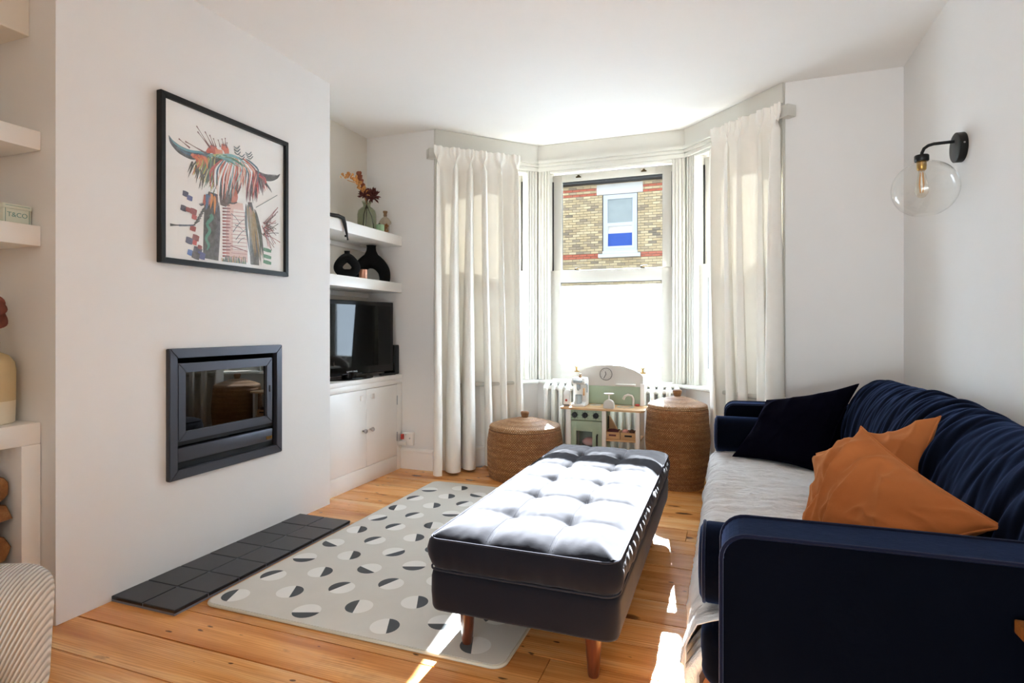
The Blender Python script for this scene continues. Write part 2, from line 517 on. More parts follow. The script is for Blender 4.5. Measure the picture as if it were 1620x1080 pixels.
# ---- floor: dark gaps under, one object for each board
bm = new()
poly = [(XL - .1, YR), (XR + .1, YR), (XR + .1, YB + .05), (0.40, YB + .05), (-0.27, YBAY + .12), (-1.52, YBAY + .12), (-2.17, YB + .05), (XL - .1, YB + .05)]
add_prism(bm, [(x, y, -0.12) for x, y in poly], (0, 0, 0.10))
floor = struct('floor', bm, 'dark_plastic', 'old pine floorboards with dark gaps and knots')
plank_mesh = {}
def plank(x0, x1, y0, y1, dz):
    key = 'board'
    if key not in plank_mesh:
        b = new(); add_box(b, (-.5, -.5, -.5), (.5, .5, .5))
        me = bpy.data.meshes.new('plank'); b.to_mesh(me); b.free(); me.materials.append(M['pine_board']); plank_mesh[key] = me
    o = bpy.data.objects.new('plank', plank_mesh[key]); COL.objects.link(o); o.parent = floor
    o.location = ((x0 + x1) / 2, (y0 + y1) / 2, -0.0105 + dz); o.scale = (x1 - x0, y1 - y0, 0.021)
rng = random.Random(3)
y = 1.49 - 0.179 * 25
k = 0
while y < YBAY + .1:
    a, b_ = y + 0.0022 + rng.random() * 0.0016, y + 0.179 - 0.0022 - rng.random() * 0.0016
    x0, x1 = XL - .02, XR + .02
    if a > YB - .09:
        f = min(1.0, max(0, b_ - YB) / (YBAY - YB)); x0 = -2.13 + 0.62 * f - 0.0; x1 = 0.36 - 0.635 * f
        x0 -= 0.05; x1 += 0.05
    if b_ > -2.9:
        cut = {1: -0.92, 4: -0.2, 8: -1.2, 11: -0.55, 13: -2.02}.get(k % 15)
        dz = -rng.random() * 0.0012
        if cut and x0 < cut < x1 and y > -1:
            plank(x0, cut - .0015, a, b_, dz); plank(cut + .0015, x1, a, b_, dz - .0004)
        else: plank(x0, x1, a, b_, dz)
    y += 0.179; k += 1

# ---- ceiling, walls
bm = new(); add_box(bm, (XL - .2, YR - .2, ZC), (XR + .2, YBAY + .3, ZC + .15))
struct('ceiling', bm, 'ceiling_paint', 'plain white ceiling')
bm = new()
add_box(bm, (XL - .2, YR - .2, -.1), (XL, YB + .2, ZC + .05))
add_box(bm, (XL, -.45, 0), (-1.35, -.2, ZC))  # unseen nib, widened to keep the rear fill light off the alcove
struct('wall_left', bm, 'alcove_paint', 'off-white alcove wall beside the chimney breast, with an added light-blocking nib')
# chimney breast with the opening for the stove
fy0, fy1, fz0, fz1 = 1.885, 2.518, 0.45, 0.975
bm = new(); b0, b1 = BREAST
add_box(bm, (XL, b0, 0), (XB, fy0, ZC)); add_box(bm, (XL, fy1, 0), (XB, b1, ZC))
add_box(bm, (XL, fy0, 0), (XB, fy1, fz0)); add_box(bm, (XL, fy0, fz1), (XB, fy1, ZC))
struct('wall_chimney', bm, 'wall_paint', 'plain off-white chimney breast holding the stove and the picture')
bm = new(); add_box(bm, (XR, YR - .2, -.1), (XR + .2, YB + .2, ZC + .05))
struct('wall_right', bm, 'wall_paint', 'off-white wall behind the sofa')
# window wall with the bay
bm = new()
add_box(bm, (XL - .2, YB, -.1), (BAY[0][0], YB + .25, ZC + .05)); add_box(bm, (BAY[3][0], YB, -.1), (XR + .2, YB + .25, ZC + .05))
def outward(a, b):
    d = Vector((b[0] - a[0], b[1] - a[1], 0)).normalized(); return Vector((-d.y, d.x, 0)), d
SILL, HEAD = 0.665, 2.46
for a, b in zip(BAY[:-1], BAY[1:]):
    n, d = outward(a, b); A, B = Vector((*a, 0)), Vector((*b, 0)); T = 0.16
    quad = [A, B, B + n * T, A + n * T]
    add_prism(bm, [(p.x, p.y, -.1) for p in quad], (0, 0, SILL - .025 + .1))
    add_prism(bm, [(p.x, p.y, HEAD) for p in quad], (0, 0, ZC + .05 - HEAD))
for i in (1, 2):                                   # corner wedges between the bay sides
    n1, _ = outward(BAY[i - 1], BAY[i]); n2, _ = outward(BAY[i], BAY[i + 1]); c = Vector((*BAY[i], 0))
    tri = [c + (n1 + n2).normalized() * 0.012, c + n1 * .16, c + (n1 + n2).normalized() * .18, c + n2 * .16]
    add_prism(bm, [(p.x, p.y, -.1) for p in tri], (0, 0, ZC + .15))
struct('wall_back', bm, 'wall_paint', 'off-white window wall with the splayed bay')
bm = new()
ro = (-2.3, 0.6, 2.25)
add_box(bm, (XL, YR - .2, -.1), (ro[0], YR, ZC + .05)); add_box(bm, (ro[1], YR - .2, -.1), (XR, YR, ZC + .05)); add_box(bm, (ro[0], YR - .2, ro[2]), (ro[1], YR, ZC + .05))
struct('wall_rear', bm, 'wall_paint', 'off-white wall at the garden end of the room')

# ---- skirting
def moulded_board(bm, a, b, h=0.16, t=0.018):
    n, d = outward(a, b); A, B = Vector((*a, 0)), Vector((*b, 0)); i = -n
    prof = [(0, 0), (t, 0), (t, h - .03), (t + .006, h - .026), (t + .006, h - .012), (t * .5, h), (0, h)]
    lo = [bm.verts.new(A + i * p + Vector((0, 0, q))) for p, q in prof]; hi = [bm.verts.new(B + i * p + Vector((0, 0, q))) for p, q in prof]
    m = len(prof)
    for k in range(m): bm.faces.new((lo[k], lo[(k + 1) % m], hi[(k + 1) % m], hi[k]))
    bm.faces.new(lo[::-1]); bm.faces.new(hi)
bm = new(); moulded_board(bm, (-2.39, YB), BAY[0]); moulded_board(bm, BAY[3], (XR, YB))
for a, b in zip(BAY[:-1], BAY[1:]): moulded_board(bm, a, b)
struct('baseboard_back', bm, 'white_gloss', 'white moulded skirting board under the bay')
bm = new(); moulded_board(bm, (XR, YB), (XR, YR))
struct('baseboard_right', bm, 'white_gloss', 'white moulded skirting board behind the sofa')

# ---- fascia over the bay windows and its moulding
bm = new()
for a, b in zip(BAY[:-1], BAY[1:]):
    n, d = outward(a, b); A, B = Vector((*a, 0)), Vector((*b, 0)); i = -n
    e0 = d * (0.0 if a == BAY[0] else -.012); e1 = d * (0.0 if b == BAY[3] else .012)
    for t0, t1, z0, z1 in ((0, .022, 2.49, ZC), (0, .045, 2.462, 2.49), (0, .03, 2.438, 2.462), (0, .018, 2.405, 2.438)):
        q = [A + e0, B + e1, B + e1 + i * t1, A + e0 + i * t1]
        add_prism(bm, [(p.x, p.y, z0) for p in q], (0, 0, z1 - z0), 0.004)
struct('trim_1', bm, 'window_paint', 'white moulded pelmet board running around the bay', smooth=True)
# lath board ends carrying the curtain tracks
for side, c, nrm in (('l', Vector((-2.125, 3.93, 0)), 1), ('r', Vector((.362, 3.925, 0)), -1)):
    bm = new()
    add_box(bm, (-.03, -.05, 2.39), (.03, .02, 2.462), .004, mat=Matrix.Translation(c) @ Matrix.Rotation(R(47) * nrm, 4, 'Z'))
    tag(obj('track_bracket', bm, 'window_paint', loc=(c.x, c.y, 2.39)), 'white wooden bracket at the outer end of the %s curtain' % ('left' if side == 'l' else 'right'), 'bracket')

# ---- sash windows
def sash_window(name, a, b, label):
    n, d = outward(a, b); W = (Vector(b) - Vector(a)).length; h = W / 2
    mid = (Vector((*a, 0)) + Vector((*b, 0))) / 2
    w = bpy.data.objects.new(name, None); COL.objects.link(w); w.location = mid; w.empty_display_size = .05
    w.rotation_euler = (0, 0, math.atan2(d.y, d.x)); w['kind'] = 'structure'; w['label'] = label
    so = h - 0.105; gl = so - 0.08                       # sash outer, glass half widths
    bm = new()
    for s in (-1, 1):
        add_box(bm, (min(s * so, s * h), .005, SILL), (max(s * so, s * h), .15, HEAD), .003)
    add_box(bm, (-h, .005, 2.405), (h, .15, HEAD), .003)
    obj('frame', bm, 'window_paint', w, local=True)
    for s in (-1, 1):                                    # reeded lining, staff beads and parting strips
        bm = new()
        for x, r in ((.088, .012), (.058, .011), (.034, .010)):
            add_tube(bm, [(s * (so + x), .006, SILL), (s * (so + x), .006, 2.405)], r, 8)
        add_box(bm, (s * (so + .012) - .008, -.004, SILL), (s * (so + .012) + .008, .03, 2.405), .004)
        obj('staff_bead', bm, 'window_paint', w, local=True)
        bm = new(); add_box(bm, (s * (so - .004) - .005, .075, 1.58), (s * (so - .004) + .005, .088, 2.33))
        obj('sash_groove', bm, 'stove_black', w, local=True)
    bm = new(); add_box(bm, (-so, -.004, 2.385), (so, .03, 2.405), .004)
    obj('head_bead', bm, 'window_paint', w, local=True)
    cl = .16 if a == BAY[0] else -.02; cr = .16 if b == BAY[3] else -.02
    bm = new(); add_box(bm, (-h + cl, -.055, SILL - .03), (h - cr, .16, SILL), .01, 3)
    obj('window_sill', bm, 'window_paint', w, local=True)
    def sash(pname, y0, y1, z0, z1, top, bot, gz0, gz1, glassmat):
        bm = new()
        for s in (-1, 1): add_box(bm, (min(s * gl, s * so), y0, z0), (max(s * gl, s * so), y1, z1), .004)
        add_box(bm, (-gl - .002, y0 + .0005, gz1), (gl + .002, y1 - .0005, z1), .004); add_box(bm, (-gl - .002, y0 + .0005, z0), (gl + .002, y1 - .0005, gz0), .004)
        o = obj(pname, bm, 'window_paint', w, local=True)
        bm = new(); ym = (y0 + y1) / 2 + .004
        add_box(bm, (-gl - .005, ym - .002, gz0 - .005), (gl + .005, ym + .002, gz1 + .005))
        obj('glass_pane', bm, glassmat, o, smooth=False, local=True)
        bm = new()                                        # dark putty line
        for s in (-1, 1): add_box(bm, (s * gl - .003, ym - .009, gz0), (s * gl + .003, ym - .003, gz1))
        add_box(bm, (-gl, ym - .009, gz1 - .006), (gl, ym - .003, gz1 + .002))
        obj('putty', bm, 'gutter_black', o, smooth=False, local=True)
        return o
    up = sash('upper_sash', .085, .125, 1.50, 2.385, 0, 0, 1.57, 2.325, 'window_glass')
    lo = sash('lower_sash', .035, .075, SILL + .005, 1.575, 0, 0, .795, 1.475, 'window_glass')
    bm = new(); bm.faces.new([bm.verts.new(p) for p in ((-gl + .006, .050, .80), (gl - .006, .050, .80), (gl - .006, .050, 1.445), (-gl + .006, .050, 1.445))])
    obj('frosted_film', bm, 'frosted_film', lo, smooth=False, local=True)
    for x in (-.5, .5):                                   # brass furniture
        bm = new(); px = x * gl * 1.3
        add_box(bm, (px - .02, .025, .735), (px + .02, .036, .743), .002); add_tube(bm, [(px, .03, .742), (px, .012, .752), (px, .012, .775)], .006, 8)
        add_lathe(bm, [(.0, .0), (.012, .004), (.012, .01), (0, .013)], (px, .012, .772), 10)
        obj('sash_lift', bm, 'brass', lo, local=True)
        bm = new(); add_box(bm, (px - .025, .04, 1.5755), (px + .025, .07, 1.581), .002); add_tube(bm, [(px - .02, .055, 1.581), (px - .012, .055, 1.592), (px + .03, .05, 1.594)], .005, 8)
        add_lathe(bm, [(0, 0), (.011, .003), (.011, .012), (0, .015)], (px - .014, .055, 1.581), 10)
        obj('catch', bm, 'aged_brass', lo, local=True)
        bm = new(); add_box(bm, (px - .022, .078, 2.35), (px + .022, .086, 2.358), .002)
        add_lathe(bm, [(0, 0), (.012, .003), (.010, .012), (0, .016)], (px, .08, 2.358), 10); add_tube(bm, [(px - .02, .075, 2.355), (px, .066, 2.36), (px + .02, .075, 2.355)], .004, 8)
        obj('sash_eye', bm, 'aged_brass', up, local=True)
    return w
sash_window('window_1', BAY[1], BAY[2], 'middle white sash window of the bay facing the brick house')
sash_window('window_2', BAY[0], BAY[1], 'left angled white sash window of the bay behind the curtain')
sash_window('window_3', BAY[2], BAY[3], 'right angled white sash window of the bay behind the curtain')

# unseen garden doors, added to let fill light in behind the camera
w = bpy.data.objects.new('window_4', None); COL.objects.link(w); w.location = ((ro[0] + ro[1]) / 2, YR, 0); w['kind'] = 'structure'
w['label'] = 'unseen glazed garden doors added at the back of the room to let light in'
bm = new()
for x in (-1.45, -.51, .45, 1.39): add_box(bm, (x, -.12, 0), (x + .06, -.05, 2.25), .004)
add_box(bm, (-1.45, -.12, 2.18), (1.45, -.05, 2.25), .004); add_box(bm, (-1.45, -.12, 0), (1.45, -.05, .07), .004)
obj('door_frame', bm, 'window_paint', w, local=True)
for x in (-1.39, -.45, .51):
    bm = new(); add_box(bm, (x, -.09, .07), (x + .88, -.084, 2.18)); obj('glass_pane', bm, 'window_glass', w, local=True, smooth=False)

# ---- boxing and log store in the left alcove
bm = new(); add_box(bm, (XL, -.2, 2.198), (-2.468, BREAST[0], ZC), .003)
struct('trim_2', bm, 'alcove_paint', 'painted boxing under the ceiling in the left alcove')

# ============================================================ outside
bm = new(); add_box(bm, (-30, 4.9, -.7), (30, 40, -.5)); add_box(bm, (-30, -30, -.7), (30, 4.9, -.55))
struct('ground', bm, 'asphalt', 'grey street outside the window')
bm = new(); add_box(bm, (-30, 14.6, -.5), (30, 17, -.38)); add_box(bm, (-30, 5.6, -.5), (30, 7.2, -.38))
struct('pavement', bm, 'paving', 'pale pavement along the street')

FY = 17.0
hx0, hx1 = -5.75, -0.75
house = thing('terraced_house', 'yellow brick terraced house with red brick bands seen through the middle window', 'house', (-3.2, FY, -.5))
bm = new()
wx0, wx1, wz0, wz1 = -3.46, -2.43, 3.30, 5.02
add_box(bm, (hx0, FY + .008, -.5), (wx0, FY + .3, 5.5)); add_box(bm, (wx1, FY + .008, -.5), (hx1, FY + .3, 5.5))
add_box(bm, (wx0, FY + .008, -.5), (wx1, FY + .3, wz0)); add_box(bm, (wx0, FY + .008, wz1), (wx1, FY + .3, 5.5))
add_box(bm, (hx0, FY + .3, -.5), (hx1, FY + .4, 5.5))
wallp = obj('wall', bm, 'mortar', house, smooth=False)
b = new(); add_box(b, (-.1075, -.012, -.0325), (.1075, .012, .0325), .003, 1)
bme = {}
for nm in ('brick_yellow', 'brick_red'):
    me = bpy.data.meshes.new('brick'); b.to_mesh(me); me.materials.append(M[nm]); bme[nm] = me
b.free()
cells = []
rows = int((5.42 - 2.25) / .075)
for r in range(-26, rows):
    z = 2.25 + r * .075 + .0375
    x = -5.72 + (0.1125 if r % 2 else 0)
    red = (3.14 < z < 3.28) or (5.0 < z < 5.13) or (5.2 < z < 5.27)
    while x < hx1 - .1:
        segs = [(x - .1075, x + .1075)]                     # cut the brick back at the window, lintel and sill
        for ox0, ox1, oz0, oz1 in ((wx0, wx1, wz0 - .1, wz1), (-3.63, -2.28, 5.03, 5.33), (-3.57, -2.34, 3.16, 3.27)):
            if oz0 - .03 < z < oz1 + .03:
                nxt = []
                for p, q in segs:
                    if q <= ox0 or p >= ox1: nxt.append((p, q)); continue
                    if p < ox0 - .03: nxt.append((p, ox0 - .004))
                    if q > ox1 + .03: nxt.append((ox1 + .004, q))
                segs = nxt
        cells += [((p + q) / 2, z, red, (q - p) / .215) for p, q in segs]
        x += .225
cells.sort(key=lambda c: max(abs(c[0] + 3.2) / 1.55, abs(c[1] - 4.15) / 1.3))
for x, z, red, sc in cells[:300]:
    o = bpy.data.objects.new('brick', bme['brick_red' if red else 'brick_yellow']); COL.objects.link(o); o.parent = house
    o.location = Vector((x, FY - rng.random() * .004, z)) - house.location; o.scale = (sc, 1, 1)
for red in (False, True):
    bm = new()
    for x, z, rd, sc in cells[300:]:
        if rd == red: add_box(bm, (x - .1075 * sc, FY - .012, z - .0325), (x + .1075 * sc, FY + .012, z + .0325))
    tag(obj('brickwork', bm, 'brick_red' if red else 'brick_yellow_joined', house, smooth=False), kind='stuff')
bm = new(); add_box(bm, (-3.63, FY - .03, 5.03), (-2.28, FY + .1, 5.33), .006); obj('lintel', bm, 'stone_white', house)
bm = new(); add_box(bm, (-3.57, FY - .12, 3.16), (-2.34, FY + .1, 3.27), .006); add_box(bm, (-3.46, FY - .01, 3.27), (-2.43, FY + .1, 3.36), .004); obj('sill', bm, 'stone_white', house)
bm = new()
def frame_bars(bm, x0, x1, z0, z1, t, y0, y1):
    add_box(bm, (x0, y0, z0), (x0 + t, y1, z1)); add_box(bm, (x1 - t, y0, z0), (x1, y1, z1))
    add_box(bm, (x0 + t, y0, z1 - t), (x1 - t, y1, z1)); add_box(bm, (x0 + t, y0, z0), (x1 - t, y1, z0 + t))
frame_bars(bm, -3.44, -2.45, 3.36, 5.02, .07, FY + .02, FY + .1)
frame_bars(bm, -3.37, -2.52, 4.13, 4.95, .06, FY + .01, FY + .08); frame_bars(bm, -3.37, -2.52, 3.43, 4.16, .07, FY + .0, FY + .07)
hw = obj('window', bm, 'upvc', house)
bm = new(); add_box(bm, (-3.31, FY + .05, 4.19), (-2.58, FY + .055, 4.89)); obj('pane', bm, 'net_grey', hw, smooth=False)
bm = new(); add_box(bm, (-3.30, FY + .05, 3.50), (-2.59, FY + .055, 3.88)); obj('blue_blind', bm, 'blind_blue', hw, smooth=False)
bm = new(); add_box(bm, (-3.30, FY + .051, 3.88), (-2.59, FY + .056, 4.09)); obj('blind_fold', bm, 'grey_paint', hw, smooth=False)
bm = new(); add_prism(bm, [(hx0, FY - .25, 5.42), (hx0, FY + 4.2, 9.3), (hx0, FY + 4.2, 9.1), (hx0, FY - .1, 5.36)], (hx1 - hx0, 0, 0)); obj('roof', bm, 'slate', house, smooth=False)  # unseen ridge, raised so that the roof shades the street
bm = new(); add_tube(bm, [(hx0, FY - .2, 5.40), (hx1, FY - .2, 5.40)], .055, 8); add_box(bm, (hx0, FY - .15, 5.35), (hx1, FY + .02, 5.42)); obj('gutter', bm, 'gutter_black', house)
for side, xa, xb, txt in ((0, -11.5, hx0 - .03, 'left'), (1, hx1 + .03, 5.2, 'right')):  # neighbours, coloured white to stand in for the overexposed side panes
    h2 = thing('glare_white_house', 'house adjoining the %s side of the brick house, coloured white in place of window glare' % txt, 'house', ((xa + xb) / 2, FY, -.5))
    bm = new(); add_box(bm, (xa, FY + .02, -.5), (xb, FY + .4, 5.5)); obj('wall', bm, 'stone_white', h2, smooth=False)
    bm = new(); add_prism(bm, [(xa, FY - .25, 5.42), (xa, FY + 4.2, 9.3), (xa, FY + 4.2, 9.1), (xa, FY - .1, 5.36)], (xb - xa, 0, 0)); obj('roof', bm, 'slate', h2, smooth=False)  # same raised ridge out of view, keeping sun off the street
    for cx in ((xa + xb) / 2 - .9, (xa + xb) / 2 + 1.1):
        bm = new(); frame_bars(bm, cx - .5, cx + .5, 3.36, 5.02, .08, FY - .02, FY + .06); add_box(bm, (cx - .42, FY - .01, 4.12), (cx + .42, FY + .05, 4.2)); wn = obj('window', bm, 'upvc', h2)
        bm = new(); add_box(bm, (cx - .42, FY + .0, 3.44), (cx + .42, FY + .018, 4.94)); obj('pane', bm, 'net_grey', wn, smooth=False)
# ============================================================ chimney breast
# ---- stove set into the wall
st = thing('inset_stove', 'black inset wood-burning stove with glass door in the chimney breast', 'stove', (XB, 2.2, .42))
def ring(bm, y0, y1, z0, z1, wy, x0, x1, bev=.003):
    """mitred rectangular frame lying in the plane of the wall"""
    o = [(y0, z0), (y1, z0), (y1, z1), (y0, z1)]; i = [(y0 + wy, z0 + wy), (y1 - wy, z0 + wy), (y1 - wy, z1 - wy), (y0 + wy, z1 - wy)]
    for k in range(4):
        k2 = (k + 1) % 4
        add_prism(bm, [(x0, *o[k]), (x0, *o[k2]), (x0, *i[k2]), (x0, *i[k])], (x1 - x0, 0, 0), bev)
bm = new(); ring(bm, 1.857, 2.545, .418, 1.006, .043, XB - .004, XB + .022); obj('surround_frame', bm, 'stove_metal', st)
bm = new()                                              # firebox lining
for lo, hi in (((-2.66, fy0 + .002, fz0 + .002), (-2.64, fy1 - .002, fz1 - .002)), ((-2.64, fy0 + .002, fz0 + .002), (XB - .01, fy0 + .012, fz1 - .002)), ((-2.64, fy1 - .012, fz0 + .002), (XB - .01, fy1 - .002, fz1 - .002)),
               ((-2.64, fy0 + .012, fz0 + .002), (XB - .01, fy1 - .012, fz0 + .012)), ((-2.64, fy0 + .012, fz1 - .012), (XB - .01, fy1 - .012, fz1 - .002))):
    add_box(bm, lo, hi)
obj('firebox', bm, 'stove_black', st, smooth=False)
bm = new(); add_box(bm, (-2.36, fy0 + .012, .565), (XB - .008, fy1 - .012, .585)); add_box(bm, (-2.36, fy0 + .012, .462), (XB - .012, fy1 - .012, .49)); obj('back_plate', bm, 'stove_black', st, smooth=False)
bm = new(); ring(bm, 1.907, 2.482, .585, .938, .042, XB - .006, XB + .012); dr = obj('stove_door', bm, 'stove_metal', st)
bm = new(); add_box(bm, (XB - .004, 1.945, .623), (XB, 2.444, .900)); obj('door_glass', bm, 'stove_glass', dr, smooth=False)
bm = new(); add_box(bm, (XB + .012, 2.457, .755), (XB + .015, 2.466, .79), .002); obj('air_control', bm, 'stove_black', dr)
bm = new(); add_box(bm, (XB - .02, 1.907, .492), (XB + .012, 2.482, .556), .003); asl = obj('lower_panel', bm, 'stove_metal', st)
bm = new(); 
for k, (yy, w_) in enumerate(((2.437, .004), (2.445, .008), (2.456, .004), (2.464, .012))): add_box(bm, (XB + .0118, yy, .502), (XB + .014, yy + w_, .518))
obj('maker_badge', bm, 'brass', asl)
for k in range(3):                                       # ash-coated logs inside
    bm = new(); r_ = .035 + .006 * k
    add_tube(bm, [(-2.52 + .05 * k, 1.98 + .05 * k, .63 + .02 * k), (-2.50 + .02 * k, 2.18, .635 + .015 * k), (-2.53 + .03 * k, 2.40 - .06 * k, .63 + .03 * k)], [r_, r_ * 1.05, r_ * .9], 10)
    obj('charred_log', bm, 'log_bark', st)

# ---- hearth: two rows of seven tiles
he = thing('hearth', 'low hearth of square black tiles in front of the stove', 'hearth', (-2.145, 2.16, 0))
bm = new(); add_box(bm, (XB + .001, 1.616, 0), (-1.974, 2.708, .0205)); obj('bed', bm, 'grout', he, smooth=False)
tm = None
for i in range(2):
    for j in range(7):
        if tm is None:
            b = new(); add_box(b, (-.086, -.0765, -.007), (.086, .0765, .007), .003, 2); tm = bpy.data.meshes.new('tile'); b.to_mesh(tm); b.free(); tm.materials.append(M['tile_black'])
        o = bpy.data.objects.new('tile', tm); COL.objects.link(o); o.parent = he
        o.location = Vector((XB + .0885 + .175 * i, 1.612 + .0785 + .157 * j, .016 + rng.random() * .001)) - he.location

# ---- framed print
pic = thing('framed_print', 'large black framed print of a colourful shaggy long-horned cow', 'picture', (XB, 2.198, 1.383))
bm = new(); ring(bm, 1.81, 2.586, 1.383, 2.131, .024, XB + .001, XB + .030, .002); obj('frame', bm, 'black_metal', pic)
bm = new(); add_box(bm, (XB + .003, 1.834, 1.407), (XB + .012, 2.562, 2.107)); sh = obj('sheet', bm, 'paper', pic, smooth=False)
bm = new(); bm.faces.new([bm.verts.new((XB + .022, y_, z_)) for y_, z_ in ((1.832, 1.405), (2.564, 1.405), (2.564, 2.109), (1.832, 2.109))]); obj('glass', bm, 'picture_glass', pic, smooth=False)
# ---- the print: painted ribbons on the sheet (drawing coordinates mapped to the paper)
S = []
def sheet(x, y):
    a, b, c, d, e, f, g, h = [0.000867641, -1.25552e-07, -0.0353849, 9.17279e-05, -0.000798966, 0.763358, -0.000325662, -3.34583e-07]
    w = g * x + h * y + 1
    return (a * x + b * y + c) / w, (d * x + e * y + f) / w
def rb(c, *pts): S.append((c, [(*sheet(x, y), w * 0.00105) for x, y, w in pts]))
r = random.Random(5)
def hair(n, src, dst, bow, pal, w0=7, w1=6):
    """a lock of n tapering strands from the line src to the line dst"""
    for i in range(n):
        t = i / max(1, n - 1); x0 = src[0] + (src[2] - src[0]) * t + r.uniform(-7, 7); y0 = src[1] + (src[3] - src[1]) * t + r.uniform(-6, 6)
        x1 = dst[0] + (dst[2] - dst[0]) * t + r.uniform(-14, 14); y1 = dst[1] + (dst[3] - dst[1]) * t + r.uniform(-26, 26)
        k = bow * (t - .5) * 2 if bow > 0 else -bow; xm, ym = (x0 + x1) / 2 + k, (y0 + y1) / 2 - 12
        rb(r.choice(pal), (x0, y0, 3), ((x0 * 2 + xm) / 3, (y0 * 2 + ym) / 3 - 6, w0 + r.random() * w1), (xm, ym, w0 + r.random() * w1), ((x1 * 2 + xm) / 3, (y1 * 2 + ym) / 3, w0 * .8), (x1, y1, 1.2))
# chest and neck, with the glass reflection of the brick house painted in
rb('#262c42', (335, 590, 50), (330, 680, 88), (328, 800, 92), (322, 945, 84)); rb('#3f4a72', (360, 640, 16), (362, 760, 22), (350, 930, 26)); rb('#4a2436', (300, 640, 24), (300, 740, 30), (298, 850, 20))
rb('#4e4854', (530, 640, 26), (548, 760, 44), (556, 870, 52), (558, 975, 54)); rb('#8e8a86', (528, 700, 8), (532, 830, 12), (538, 970, 12))
rb('#efd9d0', (452, 640, 90), (458, 760, 125), (462, 880, 130), (462, 955, 128)); rb('#f6efe9', (470, 680, 60), (475, 780, 84), (478, 900, 86))  # pale centre and red courses below: reflected brick house painted into the print
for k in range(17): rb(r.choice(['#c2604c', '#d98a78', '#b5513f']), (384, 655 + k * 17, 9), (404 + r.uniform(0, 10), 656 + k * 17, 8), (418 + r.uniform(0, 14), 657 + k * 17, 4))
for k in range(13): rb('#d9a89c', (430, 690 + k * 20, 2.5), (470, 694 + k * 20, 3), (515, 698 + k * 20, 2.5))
for a in ((440, 800, 500, 730), (455, 840, 515, 780), (430, 700, 480, 760), (465, 860, 505, 830), (450, 760, 500, 800)): rb('#5b4a52', (a[0], a[1], 4), ((a[0] + a[2]) / 2, (a[1] + a[3]) / 2 - 10, 3), (a[2], a[3], 2))
rb('#c77064', (425, 872, 4), (470, 886, 5), (518, 905, 4))
for k in range(26): x = 383 + k * 5; rb(r.choice(['#6f8c3a', '#a3b45a', '#d9b84e', '#4f6a34']), (x, 955 + k * .6, 7), (x + r.uniform(-6, 6), 935 + r.uniform(-12, 10), 4))
hair(16, (515, 650, 560, 690), (540, 900, 600, 960), 10, ['#8f8a3c', '#d98a4a', '#5f7a3f', '#c9b25a', '#3f5a3a', '#e2a05a'], 8, 7)
# dark maroon head, muzzle
rb('#4a2f37', (430, 450, 80), (432, 520, 130), (420, 580, 96), (395, 640, 44)); rb('#8a4c46', (400, 560, 50), (392, 615, 56), (388, 660, 34)); rb('#e09a78', (445, 570, 26), (452, 612, 38), (440, 645, 22)); rb('#33202b', (395, 480, 40), (385, 540, 48), (372, 610, 22))
rb('#1c1418', (420, 535, 20), (440, 540, 20)); rb('#c993a8', (428, 532, 5), (434, 534, 5)); rb('#2b2024', (412, 640, 8), (440, 648, 8), (462, 640, 6))
# horns
rb('#2f7f95', (97, 282, 2), (112, 318, 22), (155, 360, 36), (215, 388, 40), (320, 388, 28)); rb('#86cbd6', (100, 288, 1), (130, 328, 8), (190, 364, 10), (285, 376, 8)); rb('#1b3346', (106, 318, 2), (150, 374, 9), (215, 408, 10), (262, 408, 4)); rb('#54a5b8', (140, 345, 5), (190, 380, 10), (250, 392, 6))
rb('#453a4a', (545, 478, 34), (590, 502, 38), (640, 514, 30), (675, 507, 16), (690, 490, 3)); rb('#8b7a88', (560, 474, 6), (610, 494, 7), (672, 496, 3))
# splashes above the brow
rb('#e58a63', (298, 372, 10), (335, 352, 44), (352, 380, 34)); rb('#eda484', (378, 342, 24), (402, 352, 38), (408, 390, 22)); rb('#f2c0a6', (345, 372, 30), (385, 380, 30))
for a in ((245, 232, 320, 352), (250, 262, 315, 345), (290, 262, 330, 340), (315, 280, 340, 345), (335, 298, 350, 345), (360, 305, 372, 345), (380, 300, 390, 340), (398, 296, 400, 340), (408, 320, 405, 350), (185, 315, 290, 375), (150, 300, 210, 350)):
    rb('#a8543f', (a[0], a[1], 7), ((a[0] * 4 + a[2]) / 5, (a[1] * 4 + a[3]) / 5, 2.5), ((a[0] + a[2]) / 2, (a[1] + a[3]) / 2, 3), (a[2], a[3], 8))
# shaggy hair: left tuft, right tuft, then the fringe over the eyes
hair(46, (255, 400, 385, 400), (222, 470, 345, 590), -14, ['#5d7a3a', '#8fae4a', '#d9d27a', '#2f5a3c', '#e3a24c', '#1f3d2e', '#e9e3a8', '#7fb7a0', '#f1ead0'], 7, 8)
hair(14, (225, 420, 290, 500), (205, 500, 285, 570), -4, ['#2f5a3c', '#26331f', '#5d7a3a'], 4, 4); hair(10, (215, 395, 285, 398), (235, 425, 300, 440), -6, ['#e8923f', '#f0b054'], 8, 6)
hair(40, (505, 450, 585, 500), (520, 640, 625, 560), -8, ['#d9483c', '#7a3560', '#c24f86', '#4a2f5a', '#ee7a55', '#a03a4a', '#2f2a40', '#e65f48'], 7, 7)
hair(60, (395, 405, 500, 408), (325, 560, 560, 570), 46, ['#e2744f', '#f0b7a0', '#9fd3d6', '#f3eee6', '#c9503c', '#e89a5f', '#7d5a80', '#f6ded2', '#5fa7b5', '#e05f4a', '#ffffff'], 6, 6)
hair(22, (420, 402, 480, 404), (360, 640, 470, 560), 30, ['#ffffff', '#f7e6dc', '#b9e0e2', '#f2a78c', '#e2744f'], 5, 4)
